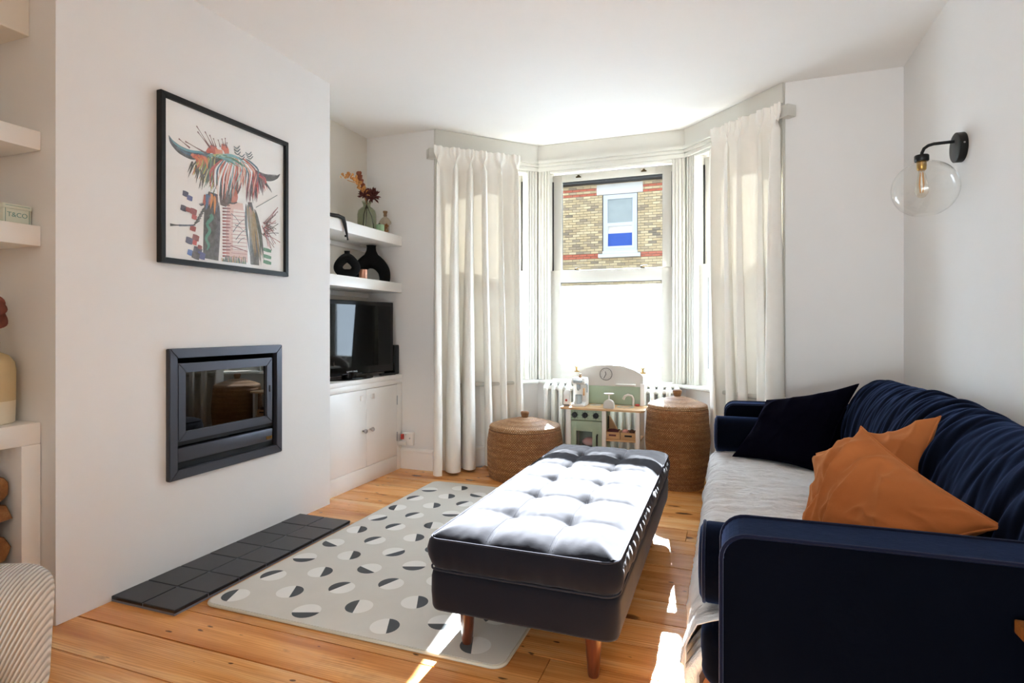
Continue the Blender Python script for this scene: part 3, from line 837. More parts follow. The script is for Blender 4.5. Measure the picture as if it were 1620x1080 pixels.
hair(18, (300, 392, 400, 396), (430, 420, 520, 440), -2, ['#9fd3d6', '#cfe6dc', '#e9e3a8', '#7fb7a0'], 6, 5)
for cx, cy in ((460, 352), (462, 368), (464, 384), (486, 396), (486, 410), (522, 384), (526, 396), (530, 408)): rb('#4f97a0', (cx - 17, cy - 11, 4), (cx, cy + 4, 6), (cx + 15, cy - 13, 4))
# blocks and marks at the left
for c, x, y, s in (('#2450a0', 185, 595, 30), ('#5f92cf', 208, 618, 28), ('#1b3f8c', 175, 672, 32), ('#c9333a', 200, 680, 26), ('#c9333a', 228, 690, 34), ('#e0686a', 232, 720, 26), ('#d03a3f', 225, 780, 30), ('#c22f38', 240, 830, 34), ('#e57f7c', 232, 855, 26), ('#2450a0', 205, 845, 36), ('#7fb0e2', 212, 910, 32), ('#23388a', 250, 900, 44), ('#5a74c0', 270, 925, 40), ('#c9333a', 262, 880, 22), ('#2a3a6a', 240, 925, 40)):
    rb(c, (x - s * .5, y - s * .2, s * .7), (x, y, s * .85), (x + s * .5, y + s * .2, s * .7))
rb('#23282f', (103, 760, 12), (130, 762, 6), (160, 763, 4)); rb('#3f8aa8', (150, 763, 8), (195, 764, 6), (238, 762, 5))
for k in range(7): rb('#1d2029', (225 + k * 8, 765 - k * 14, 4), (245 + k * 8, 748 - k * 14, 6), (262 + k * 6, 738 - k * 13, 4))
for k in range(6): rb('#2e4f8a', (258 + k * 7, 648 - k * 2, 4), (270 + k * 7, 660 - k * 2, 5), (286 + k * 7, 640 - k * 2, 4))
hair(10, (295, 600, 345, 600), (285, 660, 350, 700), -3, ['#c23a44', '#e38a3c', '#6aa7c9', '#a02c3a', '#f0c04a'], 9, 8)
rb('#5cc0ad', (318, 705, 16), (330, 722, 20), (295, 757, 14), (320, 792, 16), (290, 832, 14), (312, 870, 14), (300, 895, 6))
# splatter at the right
for i in range(34):
    a = r.uniform(-1.2, 1.3); L = 45 + r.random() * 80; x0 = 590 + r.random() * 30; y0 = 745 + r.random() * 70
    rb(r.choice(['#b0323c', '#8a2f3a', '#5a2c38', '#c9505a', '#7f8a45', '#d98a8a']), (x0, y0, 5), (x0 + L * .4 * math.cos(a), y0 + L * .5 * math.sin(a) - 4, 2.2), (x0 + L * math.cos(a) * .72, y0 + L * math.sin(a), 4))
for y in (890, 925, 955): rb('#7cc0a3', (600, y, 16), (620, y + 6, 20), (642, y + 12, 14))
rb('#7a9aa0', (560, 668, 3), (610, 640, 3), (675, 602, 3)); rb('#2d3034', (612, 540, 16), (636, 570, 9), (645, 588, 2))

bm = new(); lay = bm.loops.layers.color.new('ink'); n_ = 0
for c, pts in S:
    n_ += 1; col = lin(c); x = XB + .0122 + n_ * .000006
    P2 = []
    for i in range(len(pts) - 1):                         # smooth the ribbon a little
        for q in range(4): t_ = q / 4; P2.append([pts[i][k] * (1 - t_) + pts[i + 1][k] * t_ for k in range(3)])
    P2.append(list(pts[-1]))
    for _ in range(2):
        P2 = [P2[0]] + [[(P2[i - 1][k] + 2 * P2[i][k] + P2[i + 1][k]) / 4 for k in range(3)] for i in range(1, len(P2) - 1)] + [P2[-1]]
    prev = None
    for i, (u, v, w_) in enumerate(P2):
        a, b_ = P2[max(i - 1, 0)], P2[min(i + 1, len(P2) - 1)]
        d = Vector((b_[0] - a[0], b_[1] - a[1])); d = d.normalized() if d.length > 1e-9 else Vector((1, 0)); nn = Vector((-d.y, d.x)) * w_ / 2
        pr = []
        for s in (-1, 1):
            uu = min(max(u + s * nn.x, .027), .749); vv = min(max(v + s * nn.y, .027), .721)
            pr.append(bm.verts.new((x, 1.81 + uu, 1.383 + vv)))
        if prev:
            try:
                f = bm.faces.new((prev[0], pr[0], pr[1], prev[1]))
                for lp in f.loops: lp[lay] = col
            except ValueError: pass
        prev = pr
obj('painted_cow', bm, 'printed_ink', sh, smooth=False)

# ============================================================ right alcove: cabinet, shelves and what stands on them
CX = -2.39
cab = thing('tv_cabinet', 'white built-in alcove cabinet with two flat doors under the television', 'cabinet', (-2.55, 3.465, 0))
bm = new(); add_box(bm, (XL, 2.983, .115), (CX - .022, YB, .665)); add_box(bm, (CX - .022, 3.878, .0), (CX, YB - .002, .665), .002); add_box(bm, (CX - .022, 2.983, .665), (CX, YB - .002, .705), .002)
obj('body', bm, 'white_gloss', cab)
bm = new(); add_box(bm, (XL, 2.983, .705), (CX + .003, YB - .002, .737), .003); obj('top', bm, 'white_gloss', cab)
bm = new(); add_box(bm, (CX - .022, 2.983, 0), (CX, 3.877, .113), .002); obj('plinth', bm, 'white_gloss', cab)
for y0, y1, ky, ly, hy in ((2.986, 3.4725, 3.43, 3.395, None), (3.4755, 3.875, 3.515, 3.53, 3.877)):
    bm = new(); add_box(bm, (CX - .02, y0, .1155), (CX, y1, .6625), .002); d_ = obj('door', bm, 'white_gloss', cab)
    bm = new(); add_lathe(bm, [(.006, 0), (.006, .014), (.014, .018), (.016, .026), (.011, .034), (0, .035)], (CX, ky, .375), 14, axis='X'); obj('knob', bm, 'steel', d_)
    bm = new(); add_box(bm, (CX, ly, .59), (CX + .012, ly + .03, .625), .004); obj('child_latch', bm, 'white_gloss', d_)
    if hy:
        for z in (.26, .54):
            bm = new(); add_box(bm, (CX - .001, hy - .006, z - .035), (CX + .004, hy + .004, z + .035), .001); obj('hinge', bm, 'steel', d_)
def shelf(name, label, x0, x1, y0, y1, z0, z1, mat='white_gloss'):
    s_ = thing(name, label, 'shelf', ((x0 + x1) / 2, (y0 + y1) / 2, z0))
    bm = new(); add_box(bm, (x0, y0, z0), (x1, y1, z1), .002); obj('board', bm, mat, s_)
    bm = new(); add_box(bm, (x0, y0, z0 - .035), (x0 + .018, y1, z0), .002); obj('batten', bm, mat, s_)
    return s_
shelf('floating_shelf', 'upper thick white alcove shelf holding the dried flowers', XL, CX, 2.983, YB - .002, 1.738, 1.815)
shelf('floating_shelf', 'lower thick white alcove shelf holding the black vases', XL, CX, 2.983, YB - .002, 1.374, 1.447)

# ---- television
tv = thing('television', 'black flat-screen television standing on the white cabinet', 'television', (-2.41, 3.855, .737), R(-9))
# local: +x faces the room, y runs from -0.87 (hidden end) to 0
bm = new(); add_box(bm, (-.045, -.87, .03), (0, 0, .555), .006, 3); add_box(bm, (-.09, -.68, .12), (-.045, -.19, .45), .02); obj('housing', bm, 'tv_black', tv, local=True)
bm = new(); add_box(bm, (-.001, -.835, .085), (.0015, -.035, .525)); obj('screen', bm, 'tv_screen', tv, local=True, smooth=False)
bm = new(); add_tube(bm, [(-.03, -.435, .012), (-.03, -.435, .05)], .05, 16); obj('stand_neck', bm, 'tv_black', tv, local=True)
bm = new(); pts = [(-.02 + .105 * math.cos(R(a)), -.435 + .21 * math.sin(R(a)), 0) for a in range(0, 360, 10)]
add_prism(bm, pts, (0, 0, .012), .003); obj('stand_base', bm, 'tv_black', tv, local=True)
cu = bpy.data.curves.new('tv_lettering', 'FONT'); cu.body = 'SAMSUNG'; cu.size = .017; cu.align_x = 'CENTER'; cu.extrude = .0004
tmpo = bpy.data.objects.new('tmp', cu); COL.objects.link(tmpo)
def text_mesh(o):
    dg = bpy.context.evaluated_depsgraph_get(); me = bpy.data.meshes.new_from_object(o.evaluated_get(dg)); b = bmesh.new(); b.from_mesh(me)
    COL.objects.unlink(o); bpy.data.objects.remove(o); return b
bm = text_mesh(tmpo); bm.transform(Matrix(((0, 0, 1, .0012), (1.35, 0, 0, -.435), (0, 1, 0, .047), (0, 0, 0, 1))))
obj('maker_name', bm, 'silver_print', tv, local=True, smooth=False)
bm = new(); add_box(bm, (-.002, -.53, .033), (.002, -.34, .04), .001); obj('lower_strip', bm, 'dark_plastic', tv, local=True)
sp = thing('loudspeaker', 'small black upright loudspeaker beside the television', 'speaker', (-2.455, 3.905, .737))
bm = new(); add_box(bm, (-2.505, 3.872, .737), (-2.412, 3.943, .965), .006, 3); obj('cabinet', bm, 'tv_black', sp)
bm = new(); add_box(bm, (-2.413, 3.880, .747), (-2.408, 3.935, .957), .003); obj('grille', bm, 'dark_plastic', sp)
rc = thing('remote_control', 'small black remote lying on the cabinet edge by the loudspeaker', 'remote', (-2.42, 3.80, .737))
bm = new(); add_box(bm, (-.016, -.075, 0), (.016, .075, .016), .006, 3, Matrix.Translation((-2.42, 3.79, .737)) @ Matrix.Rotation(R(-14), 4, 'Z')); obj('case', bm, 'dark_plastic', rc)
bm = new(); add_box(bm, (-.008, -.05, .016), (.008, .04, .0175), .001, 1, Matrix.Translation((-2.42, 3.79, .737)) @ Matrix.Rotation(R(-14), 4, 'Z')); obj('buttons', bm, 'cord_black', rc)

# ---- black sculptural vases, turned to face into the room
def hole_vase(name, label, loc, path, rads, closed, neck):
    v = thing(name, label, 'vase', loc, R(-56))
    bm = new(); n = len(path)
    def cr(P, i, q):
        k = (lambda j: P[j % n]) if closed else (lambda j: P[max(0, min(n - 1, j))])
        p0, p1, p2, p3 = (Vector(k(i + o)) for o in (-1, 0, 1, 2)); return .5 * (2 * p1 + (p2 - p0) * q + (2 * p0 - 5 * p1 + 4 * p2 - p3) * q * q + (3 * p1 - p0 - 3 * p2 + p3) * q ** 3)
    PP = [(y_, z_, r_) for (y_, z_), r_ in zip(path, rads)]; fine = []
    for i in range(n if closed else n - 1):
        for q in range(6): fine.append(cr(PP, i, q / 6))
    if not closed: fine.append(Vector(PP[-1]))
    add_tube(bm, [(0, p[0], p[1]) for p in fine], [p[2] for p in fine], 18, closed=closed)
    add_lathe(bm, neck, (0, 0, 0), 22)
    for vv in bm.verts: vv.co.z = max(vv.co.z, 0); vv.co.x *= .8
    obj('body', bm, 'black_ceramic', v, angle=60, local=True)
hole_vase('ring_vase', 'small matt black vase with a teardrop hole on the lower alcove shelf', (-2.475, 3.365, 1.447),
          [(0, .030), (.036, .034), (.060, .066), (.044, .106), (0, .138), (-.044, .106), (-.060, .066), (-.036, .034)], [.029, .030, .031, .031, .033, .031, .031, .030], True,
          [(0, .12), (.036, .128), (.030, .145), (.021, .158), (.0185, .166), (.0185, .18), (.021, .185), (.016, .185), (.014, .17), (0, .17)])
hole_vase('arch_vase', 'large matt black arch-shaped vase on the lower alcove shelf', (-2.555, 3.775, 1.447),
          [(-.098, 0), (-.101, .045), (-.090, .095), (-.052, .142), (0, .165), (.052, .142), (.090, .095), (.101, .045), (.098, 0)], [.040, .043, .047, .053, .062, .053, .047, .043, .040], False,
          [(0, .14), (.066, .165), (.062, .19), (.047, .220), (.037, .242), (.035, .262), (.035, .277), (.039, .282), (.033, .282), (.03, .265), (0, .26)])
cd = thing('candle_jar', 'small copper-coloured candle jar between the black vases', 'candle', (-2.43, 3.49, 1.447))
bm = new(); add_lathe(bm, [(.027, 0), (.029, .003), (.029, .066), (.026, .066), (.026, .055), (0, .055)], (-2.43, 3.49, 1.447), 20); obj('jar', bm, 'copper', cd)
bm = new(); add_tube(bm, [(-2.43, 3.49, 1.502), (-2.43, 3.49, 1.514)], .0015, 6); obj('wick', bm, 'stem_dark', cd)

# ---- upper shelf: flower vase, pot, corked bottle, strap
gx, gy, gz = -2.52, 3.665, 1.815
gv = thing('glass_vase', 'clear greenish glass bottle vase on the upper alcove shelf', 'vase', (gx, gy, gz))
bm = new(); add_lathe(bm, [(0, .003), (.064, .003), (.070, .012), (.070, .125), (.064, .155), (.045, .175), (.028, .185), (.027, .2), (.036, .222), (.038, .226), (.0355, .226), (.025, .2), (.026, .187), (.044, .171), (.061, .152), (.067, .124), (.067, .013), (.062, .007), (0, .007)], (gx, gy, gz), 36, cap=False)
obj('body', bm, 'vase_glass', gv, angle=60)
fl = thing('dried_flowers', 'bunch of rust and ochre dried flowers in the glass vase', 'flowers', (gx, gy, gz + .01))
def add_ball(bm, c, r, sx=1, sy=1, sz=1, seg=8, rot=None):
    b = bmesh.new(); bmesh.ops.create_uvsphere(b, u_segments=seg, v_segments=max(5, seg // 2 + 1), radius=r)
    m = Matrix.Translation(Vector(c)) @ (rot.to_4x4() if rot else Matrix()) @ Matrix.Diagonal((sx, sy, sz, 1))
    b.transform(m); merge(bm, b)
rf = random.Random(11)
for (ey, ez, ex, colr) in ((-.06, .02, .01, 0), (.05, .02, .03, 0), (.015, .05, -.02, 0)):
    bm = new(); add_tube(bm, [(gx + ex, gy + ey, gz + ez), (gx + ex * .6, gy + ey * .75, gz + .12), (gx, gy + ey * .1, gz + .19), (gx - ex * .3, gy - ey * .3, gz + .26)], .0035, 6); obj('stem', bm, 'stem_dark', fl)
for hy, hz, rr in ((-.04, .268, .052), (.05, .275, .064)):                 # two spiky heads
    bm = new(); c = Vector((gx + .01, gy + hy, gz + hz)); add_ball(bm, c, rr * .45, seg=10)
    for k in range(70):
        d = Vector((rf.uniform(-1, 1), rf.uniform(-1, 1), rf.uniform(-.45, 1))).normalized(); L = rr * rf.uniform(.85, 1.2)
        s1 = d.orthogonal().normalized() * rr * .1
        add_tube(bm, [c + d * rr * .3, c + d * L * .75 + s1 * .4, c + d * L], [rr * .09, rr * .11, .001], 5)
    obj('flower_head', bm, 'flower_red', fl)
bm = new()
for k in range(15):                                                         # ochre seed spray towards the chimney breast
    t_ = k / 14; c = Vector((gx + .02, gy - .05 - t_ * .27, gz + .275 + .085 * math.sin(t_ * 2.3) - .0 * t_))
    for q in range(3):
        rot = Matrix.Rotation(rf.uniform(0, 6.28), 3, 'X') @ Matrix.Rotation(rf.uniform(0, 3), 3, 'Z')
        add_ball(bm, c + Vector((rf.uniform(-.015, .015), rf.uniform(-.012, .012), rf.uniform(-.016, .016))), .018 * (1 - .45 * t_), 1, .35, .8, 8, rot)
add_tube(bm, [(gx, gy, gz + .2), (gx + .01, gy - .04, gz + .265), (gx + .02, gy - .14, gz + .325), (gx + .02, gy - .26, gz + .32)], .003, 6)
obj('seed_spray', bm, 'flower_ochre', fl)
bm = new()
for k in range(12):
    t_ = k / 11; c = Vector((gx - .01, gy - .01 - t_ * .085, gz + .30 + t_ * .115))
    for q in range(3): add_ball(bm, c + Vector((rf.uniform(-.012, .012), rf.uniform(-.012, .012), rf.uniform(-.01, .01))), .015, 1, rf.uniform(.5, 1), rf.uniform(.5, 1), 7)
add_tube(bm, [(gx, gy, gz + .2), (gx - .01, gy - .01, gz + .30), (gx - .01, gy - .095, gz + .415)], .003, 6)
obj('brown_spray', bm, 'flower_brown', fl)
gp = thing('green_pot', 'small sage green pot with lid beside the glass vase', 'pot', (-2.42, 3.69, 1.815))
bm = new(); add_lathe(bm, [(.026, 0), (.030, .004), (.031, .046), (.028, .05), (0, .05)], (-2.42, 3.69, 1.815), 24); obj('body', bm, 'pot_green', gp)
bm = new(); add_tube(bm, [(-2.42, 3.665, 1.866), (-2.42, 3.73, 1.866)], .003, 6); add_ball(bm, (-2.42, 3.68, 1.871), .007); obj('wooden_spoon', bm, 'stem_dark', gp)
bt = thing('corked_bottle', 'small round corked glass bottle of potpourri at the shelf end', 'bottle', (-2.47, 3.835, 1.815))
bx, by, bz = -2.47, 3.835, 1.815
bm = new(); add_lathe(bm, [(0, .002), (.030, .002), (.034, .012), (.034, .075), (.048, .085), (.048, .098), (.03, .125), (.014, .135), (.014, .15), (.017, .152), (.012, .152), (.012, .136), (.028, .122), (.045, .097), (.031, .073), (.031, .013), (0, .005)], (bx, by, bz), 28, cap=False); obj('glass', bm, 'bottle_glass', bt, angle=60)
bm = new(); add_lathe(bm, [(0, .142), (.011, .142), (.013, .168), (.017, .17), (.017, .182), (0, .184)], (bx, by, bz), 16); obj('cork', bm, 'cork', bt)
bm = new()
for k in range(40): add_ball(bm, (bx + rf.uniform(-.02, .02), by + rf.uniform(-.02, .02), bz + .012 + rf.random() * .066), .010, 1, rf.uniform(.4, 1), rf.uniform(.4, 1), 6, Matrix.Rotation(rf.uniform(0, 6), 3, 'X'))
tag(obj('potpourri', bm, 'flower_ochre', bt), kind='stuff')
sb = thing('black_strap', 'black folded strap hanging over the front of the upper shelf', 'strap', (-2.40, 3.13, 1.815))
bm = new(); path = [(-2.46, 2.995, 1.828), (-2.42, 3.08, 1.832), (-2.388, 3.15, 1.832), (-2.376, 3.188, 1.822), (-2.376, 3.205, 1.79), (-2.376, 3.222, 1.74), (-2.376, 3.236, 1.695)]
wd = [.02, .022, .021, .021, .018, .012, .005]
for i, (p, w_) in enumerate(zip(path, wd)): pass
add_tube(bm, path, [.0125, .013, .013, .014, .0125, .009, .005], 10); add_ball(bm, (-2.376, 3.238, 1.690), .007)
obj('band', bm, 'cord_black', sb)
bm = new(); add_box(bm, (-2.384, 3.212, 1.702), (-2.368, 3.222, 1.716), .002); obj('buckle', bm, 'black_metal', sb)

# ---- socket on the window wall
sk = thing('wall_socket', 'white surface socket box with plug above the skirting beside the cabinet', 'socket', (-2.33, YB, .18))
bm = new(); add_box(bm, (-2.375, YB - .035, .185), (-2.275, YB, .29), .008, 3); obj('box', bm, 'white_gloss', sk)
bm = new(); add_tube(bm, [(-2.30, YB - .040, .243), (-2.30, YB - .03, .243)], .006, 8); add_tube(bm, [(-2.335, YB - .038, .27), (-2.335, YB - .03, .27)], .004, 8); obj('screw', bm, 'steel', sk)
bm = new(); add_box(bm, (-2.372, YB - .055, .235), (-2.35, YB - .034, .275), .004); obj('switch', bm, 'toy_red', sk)
bm = new(); add_box(bm, (-2.384, YB - .07, .192), (-2.325, YB - .034, .222), .008); add_tube(bm, [(-2.36, YB - .06, .2), (-2.385, YB - .06, .185), (-2.388, YB - .04, .17)], .005, 8); obj('plug', bm, 'toy_white', sk)

# ============================================================ left alcove
LX = -2.40
for lab, z0, z1 in (('upper white alcove shelf above the small gift box', 1.760, 1.830), ('white alcove shelf carrying the small gift box', 1.403, 1.478)):
    shelf('floating_shelf', lab, XL, LX, -.198, BREAST[0] - .002, z0, z1)
ls = thing('log_store', 'white built-in open log store at the bottom of the left alcove', 'log store', (-2.55, .6, 0))
bm = new()
add_box(bm, (XL, -.198, .668), (LX, BREAST[0] - .002, .747), .003); add_box(bm, (XL, 1.345, 0), (LX, BREAST[0] - .002, .668), .003); add_box(bm, (XL, -.198, 0), (LX, -.13, .668), .003); add_box(bm, (XL, .60, 0), (LX, .66, .668), .003)
obj('carcass', bm, 'white_gloss', ls)
bm = new(); add_box(bm, (XL + .001, -.13, .0), (XL + .012, 1.345, .668)); obj('back', bm, 'alcove_paint', ls, smooth=False)
def log(name, c, r, L, label, half=False, tilt=0.0, group='split logs in the alcove store'):
    o_ = thing(name, label, 'log', (c[0], c[1], c[2] - r), 0, group)
    bm = new(); n = 14; rr = [r * rf.uniform(.88, 1.06) for _ in range(n)]
    pr = []
    for k in range(n):
        a = 2 * math.pi * k / n; y_, z_ = rr[k] * math.cos(a), rr[k] * math.sin(a)
        if half: z_ = max(z_, -r * .25)
        y2, z2 = y_ * math.cos(tilt) - z_ * math.sin(tilt), y_ * math.sin(tilt) + z_ * math.cos(tilt)
        pr.append((c[0] - L, c[1] + y2, c[2] + z2))
    add_prism(bm, pr, (L * .985, 0, 0)); obj('bark', bm, 'log_bark', o_, angle=30)
    bm = new(); add_prism(bm, [(c[0] - L * .014, p[1] * .93 + c[1] * .07, p[2] * .93 + c[2] * .07) for p in pr], (L * .018, 0, 0)); obj('cut_end', bm, 'log_end', o_, angle=30)
for c, r, lab, hf, tl in (((-2.45, 1.287, .515), .052, 'round log on top of the pile against the store side', False, 0), ((-2.44, 1.290, .413), .052, 'half-round log second from the top of the pile', True, .1),
                      ((-2.45, 1.286, .300), .056, 'dark thick log third from the top of the pile', False, 0), ((-2.44, 1.283, .185), .056, 'split log low in the pile behind the armchair', True, -.5), ((-2.44, 1.285, .07), .056, 'lowest log of the pile on the store floor', False, 0),
                      ((-2.45, 1.175, .07), .056, 'log on the store floor one in from the side', False, 0), ((-2.45, 1.172, .185), .055, 'second layer log one in from the side', False, 0), ((-2.46, 1.176, .298), .054, 'third layer log one in from the side', False, 0), ((-2.45, 1.178, .41), .052, 'fourth layer log one in from the side', False, 0)):
    log('firewood_log', c, r, .22, lab, hf, tl)
ks = thing('kindling_stick', 'thin split stick of kindling leaning against the logs', 'stick', (-2.42, 1.235, 0))
bm = new(); add_box(bm, (-.012, -.016, 0), (.012, .016, .38), .003, 1, Matrix.Translation((-2.375, 1.30, .002)) @ Matrix.Rotation(R(14), 4, 'X')); obj('stick', bm, 'log_end', ks)
gb = thing('gift_box', 'small pale green lettered gift box on the alcove shelf', 'box', (-2.50, 1.36, 1.478))
bm = new(); add_box(bm, (-2.54, 1.312, 1.478), (-2.445, 1.402, 1.534), .003); obj('base', bm, 'box_pale', gb)
bm = new(); add_box(bm, (-2.542, 1.310, 1.534), (-2.443, 1.404, 1.552), .003); obj('lid', bm, 'box_pale', gb)
bm = new()
for lo, hi in (((-2.4452, 1.318, 1.483), (-2.4440, 1.3195, 1.546)), ((-2.4452, 1.3945, 1.483), (-2.4440, 1.396, 1.546)), ((-2.4452, 1.318, 1.483), (-2.4440, 1.396, 1.4845)), ((-2.4432, 1.318, 1.5445), (-2.4420, 1.396, 1.546))): add_box(bm, lo, hi)
obj('printed_border', bm, 'box_ink', gb, smooth=False)
cu = bpy.data.curves.new('box_lettering', 'FONT'); cu.body = 'T&CO'; cu.size = .024; cu.align_x = 'CENTER'; cu.extrude = .0003
tmpo = bpy.data.objects.new('tmp', cu); COL.objects.link(tmpo)
bm = text_mesh(tmpo); bm.transform(Matrix(((0, 0, 1, -2.4446), (1, 0, 0, 1.357), (0, 1, 0, 1.505), (0, 0, 0, 1)))); obj('lettering', bm, 'box_ink', gb, smooth=False)
vx, vy, vz = -2.535, 1.300, .747
cv = thing('stoneware_vase', 'tall cream two-tone stoneware vase on the log store', 'vase', (vx, vy, vz))
bm = new(); add_lathe(bm, [(0, 0), (.082, 0), (.088, .006), (.09, .085)], (vx, vy, vz), 40, cap=False); obj('glazed_foot', bm, 'vase_white', cv)
bm = new(); add_lathe(bm, [(.09, .085), (.0905, .20), (.087, .225), (.07, .25), (.047, .262), (.044, .268), (.046, .30), (.04, .30), (.038, .268), (0, .25)], (vx, vy, vz), 40, cap=False); obj('body', bm, 'vase_cream', cv)
dl = thing('dried_leaves', 'stem of dried rust-brown leaves in the stoneware vase', 'leaves', (vx, vy, vz + .25))
bm = new(); add_tube(bm, [(vx, vy, vz + .26), (vx + .01, vy, vz + .36), (vx + .02, vy - .01, vz + .46)], .003, 6); obj('stem', bm, 'stem_dark', dl)
for k in range(9):
    bm = new(); c = Vector((vx + rf.uniform(-.02, .05), vy + rf.uniform(-.05, .07), vz + .31 + k * .017)); rot = Matrix.Rotation(rf.uniform(-.7, .7), 3, 'X') @ Matrix.Rotation(rf.uniform(-.6, .6), 3, 'Z') @ Matrix.Rotation(rf.uniform(-.5, .5), 3, 'Y')
    def leaf(u, v): 
        t_ = u; w_ = math.sin(math.pi * min(1, t_ * .96 + .04)) ** .7 * .028
        s = (v - .5) * 2
        return c + rot @ Vector((.010 * s * s + .006 * math.sin(5 * t_), s * w_, (t_ - .5) * .075))
    add_grid(bm, 8, 5, leaf)
    o = obj('leaf', bm, 'leaf_rust', dl); md = o.modifiers.new('thick', 'SOLIDIFY'); md.thickness = .0015
# ============================================================ the bay: curtains, radiator, baskets, play kitchen
def curtain(label, P0, P1, B0, B1, z0, z1, pleats, seed, face, bend=0.0):
    """pleated cloth hung along P0-P1 (top) falling to B0-B1 (hem)"""
    c = thing('curtain', label, 'curtain', ((B0[0] + B1[0]) / 2, (B0[1] + B1[1]) / 2, z0))
    P0, P1, B0, B1 = (Vector((*p, 0)) for p in (P0, P1, B0, B1))
    d = (P1 - P0).normalized(); n = Vector((d.y, -d.x, 0))
    def f(u, v):
        base = (P0.lerp(P1, u)).lerp(B0.lerp(B1, u), (1 - v) ** 1.5)
        base = base - n * face * bend * 4 * u * (1 - u) * (1 - v)
        uu = u + .018 * nz(u * 4 + seed, v * .9, seed)
        ph = uu * pleats * 2 * math.pi + 2.0 * nz(uu * 2.6, v * .7, seed + 5)
        a = (.044 + .030 * (1 - v)) * (1 + .8 * nz(uu * 5, .3 + v * .5, seed + 9))
        w = math.sin(ph) + .30 * math.sin(2.1 * ph + seed) * (.4 + .6 * v) + .22 * nz(uu * 14, v * 1.6, seed)
        head = max(0.0, min(1.0, (v - .945) / .025))
        hw = .55 * math.copysign(abs(math.sin(ph)) ** .5, math.sin(ph)) + .35 * math.sin(ph * 3)
        off = a * w * (1 - head) + .021 * hw * head
        waist = math.exp(-((v - .955) / .02) ** 2); off *= 1 - .45 * waist
        tang = .85 * a * math.cos(ph) * (1 - head)
        p = base + n * off * face + d * tang
        return Vector((p.x, p.y, z0 + (z1 - z0) * v + .004 * math.sin(ph) * (1 - v)))
    bm = new(); add_grid(bm, 340, 46, f); obj('drape', bm, 'curtain_cloth', c, angle=180)
    bm = new(); add_tube(bm, [(*((P0 - d * .01 - n * .045).xy), z1 - .045), (*((P1 + d * .01 - n * .045).xy), z1 - .045)], .008, 8); obj('curtain_track', bm, 'white_gloss', c)
    bm = new()
    for k in range(9):
        p = P0.lerp(P1, (k + .5) / 9) - n * .04; add_tube(bm, [(p.x, p.y, z1 - .045), (p.x + n.x * .012, p.y + n.y * .012, z1 - .06)], .003, 6)
    obj('glider', bm, 'steel', c)
    return c
curtain('cream pinch-pleat curtain drawn back at the left of the bay above the low basket', (-2.075, 3.875), (-1.545, 4.36), (-2.03, 3.73), (-1.50, 4.44), .018, 2.475, 5.6, 2.0, 1, .09)
curtain('cream pinch-pleat curtain drawn back at the right of the bay behind the sofa arm', (-.10, 4.24), (.312, 3.872), (-.05, 4.26), (.332, 3.885), .018, 2.475, 4.6, 7.3, 1)

# ---- column radiator
rd = thing('column_radiator', 'white column radiator under the middle window behind the play kitchen', 'radiator', (-.87, 4.56, 0))
sec = None
xs = [-1.385 + .0605 * k for k in range(18)]
for x in xs:
    if sec is None:
        bm = new()
        for yy in (-.034, .034): add_tube(bm, [(0, yy, .14), (0, yy, .60)], .0165, 10)
        add_tube(bm, [(0, -.034, .60), (0, -.030, .622), (0, 0, .634), (0, .030, .622), (0, .034, .60)], [.0165, .02, .021, .02, .0165], 10)
        add_tube(bm, [(0, -.034, .14), (0, -.03, .118), (0, 0, .106), (0, .03, .118), (0, .034, .14)], [.0165, .02, .021, .02, .0165], 10)
        add_tube(bm, [(-.0305, 0, .605), (.0305, 0, .605)], .019, 10); add_tube(bm, [(-.0305, 0, .135), (.0305, 0, .135)], .019, 10)
        sec = obj('section', bm, 'radiator_white', rd, local=True); so_ = sec
    else:
        so_ = bpy.data.objects.new('section', sec.data); COL.objects.link(so_); so_.parent = rd
    so_.location = (x + .87, 0, 0)
for x in (-1.33, -.42):
    bm = new(); add_tube(bm, [(x, 4.54, .0), (x, 4.54, .11)], .014, 10); add_box(bm, (x - .02, 4.51, 0), (x + .02, 4.59, .012), .004); obj('foot', bm, 'radiator_white', rd)
bm = new(); add_tube(bm, [(-.335, 4.56, .135), (-.30, 4.56, .135), (-.29, 4.56, .12), (-.29, 4.56, 0)], .011, 10); add_tube(bm, [(-.30, 4.52, .135), (-.30, 4.47, .135)], [.018, .014], 12); obj('valve', bm, 'white_gloss', rd)

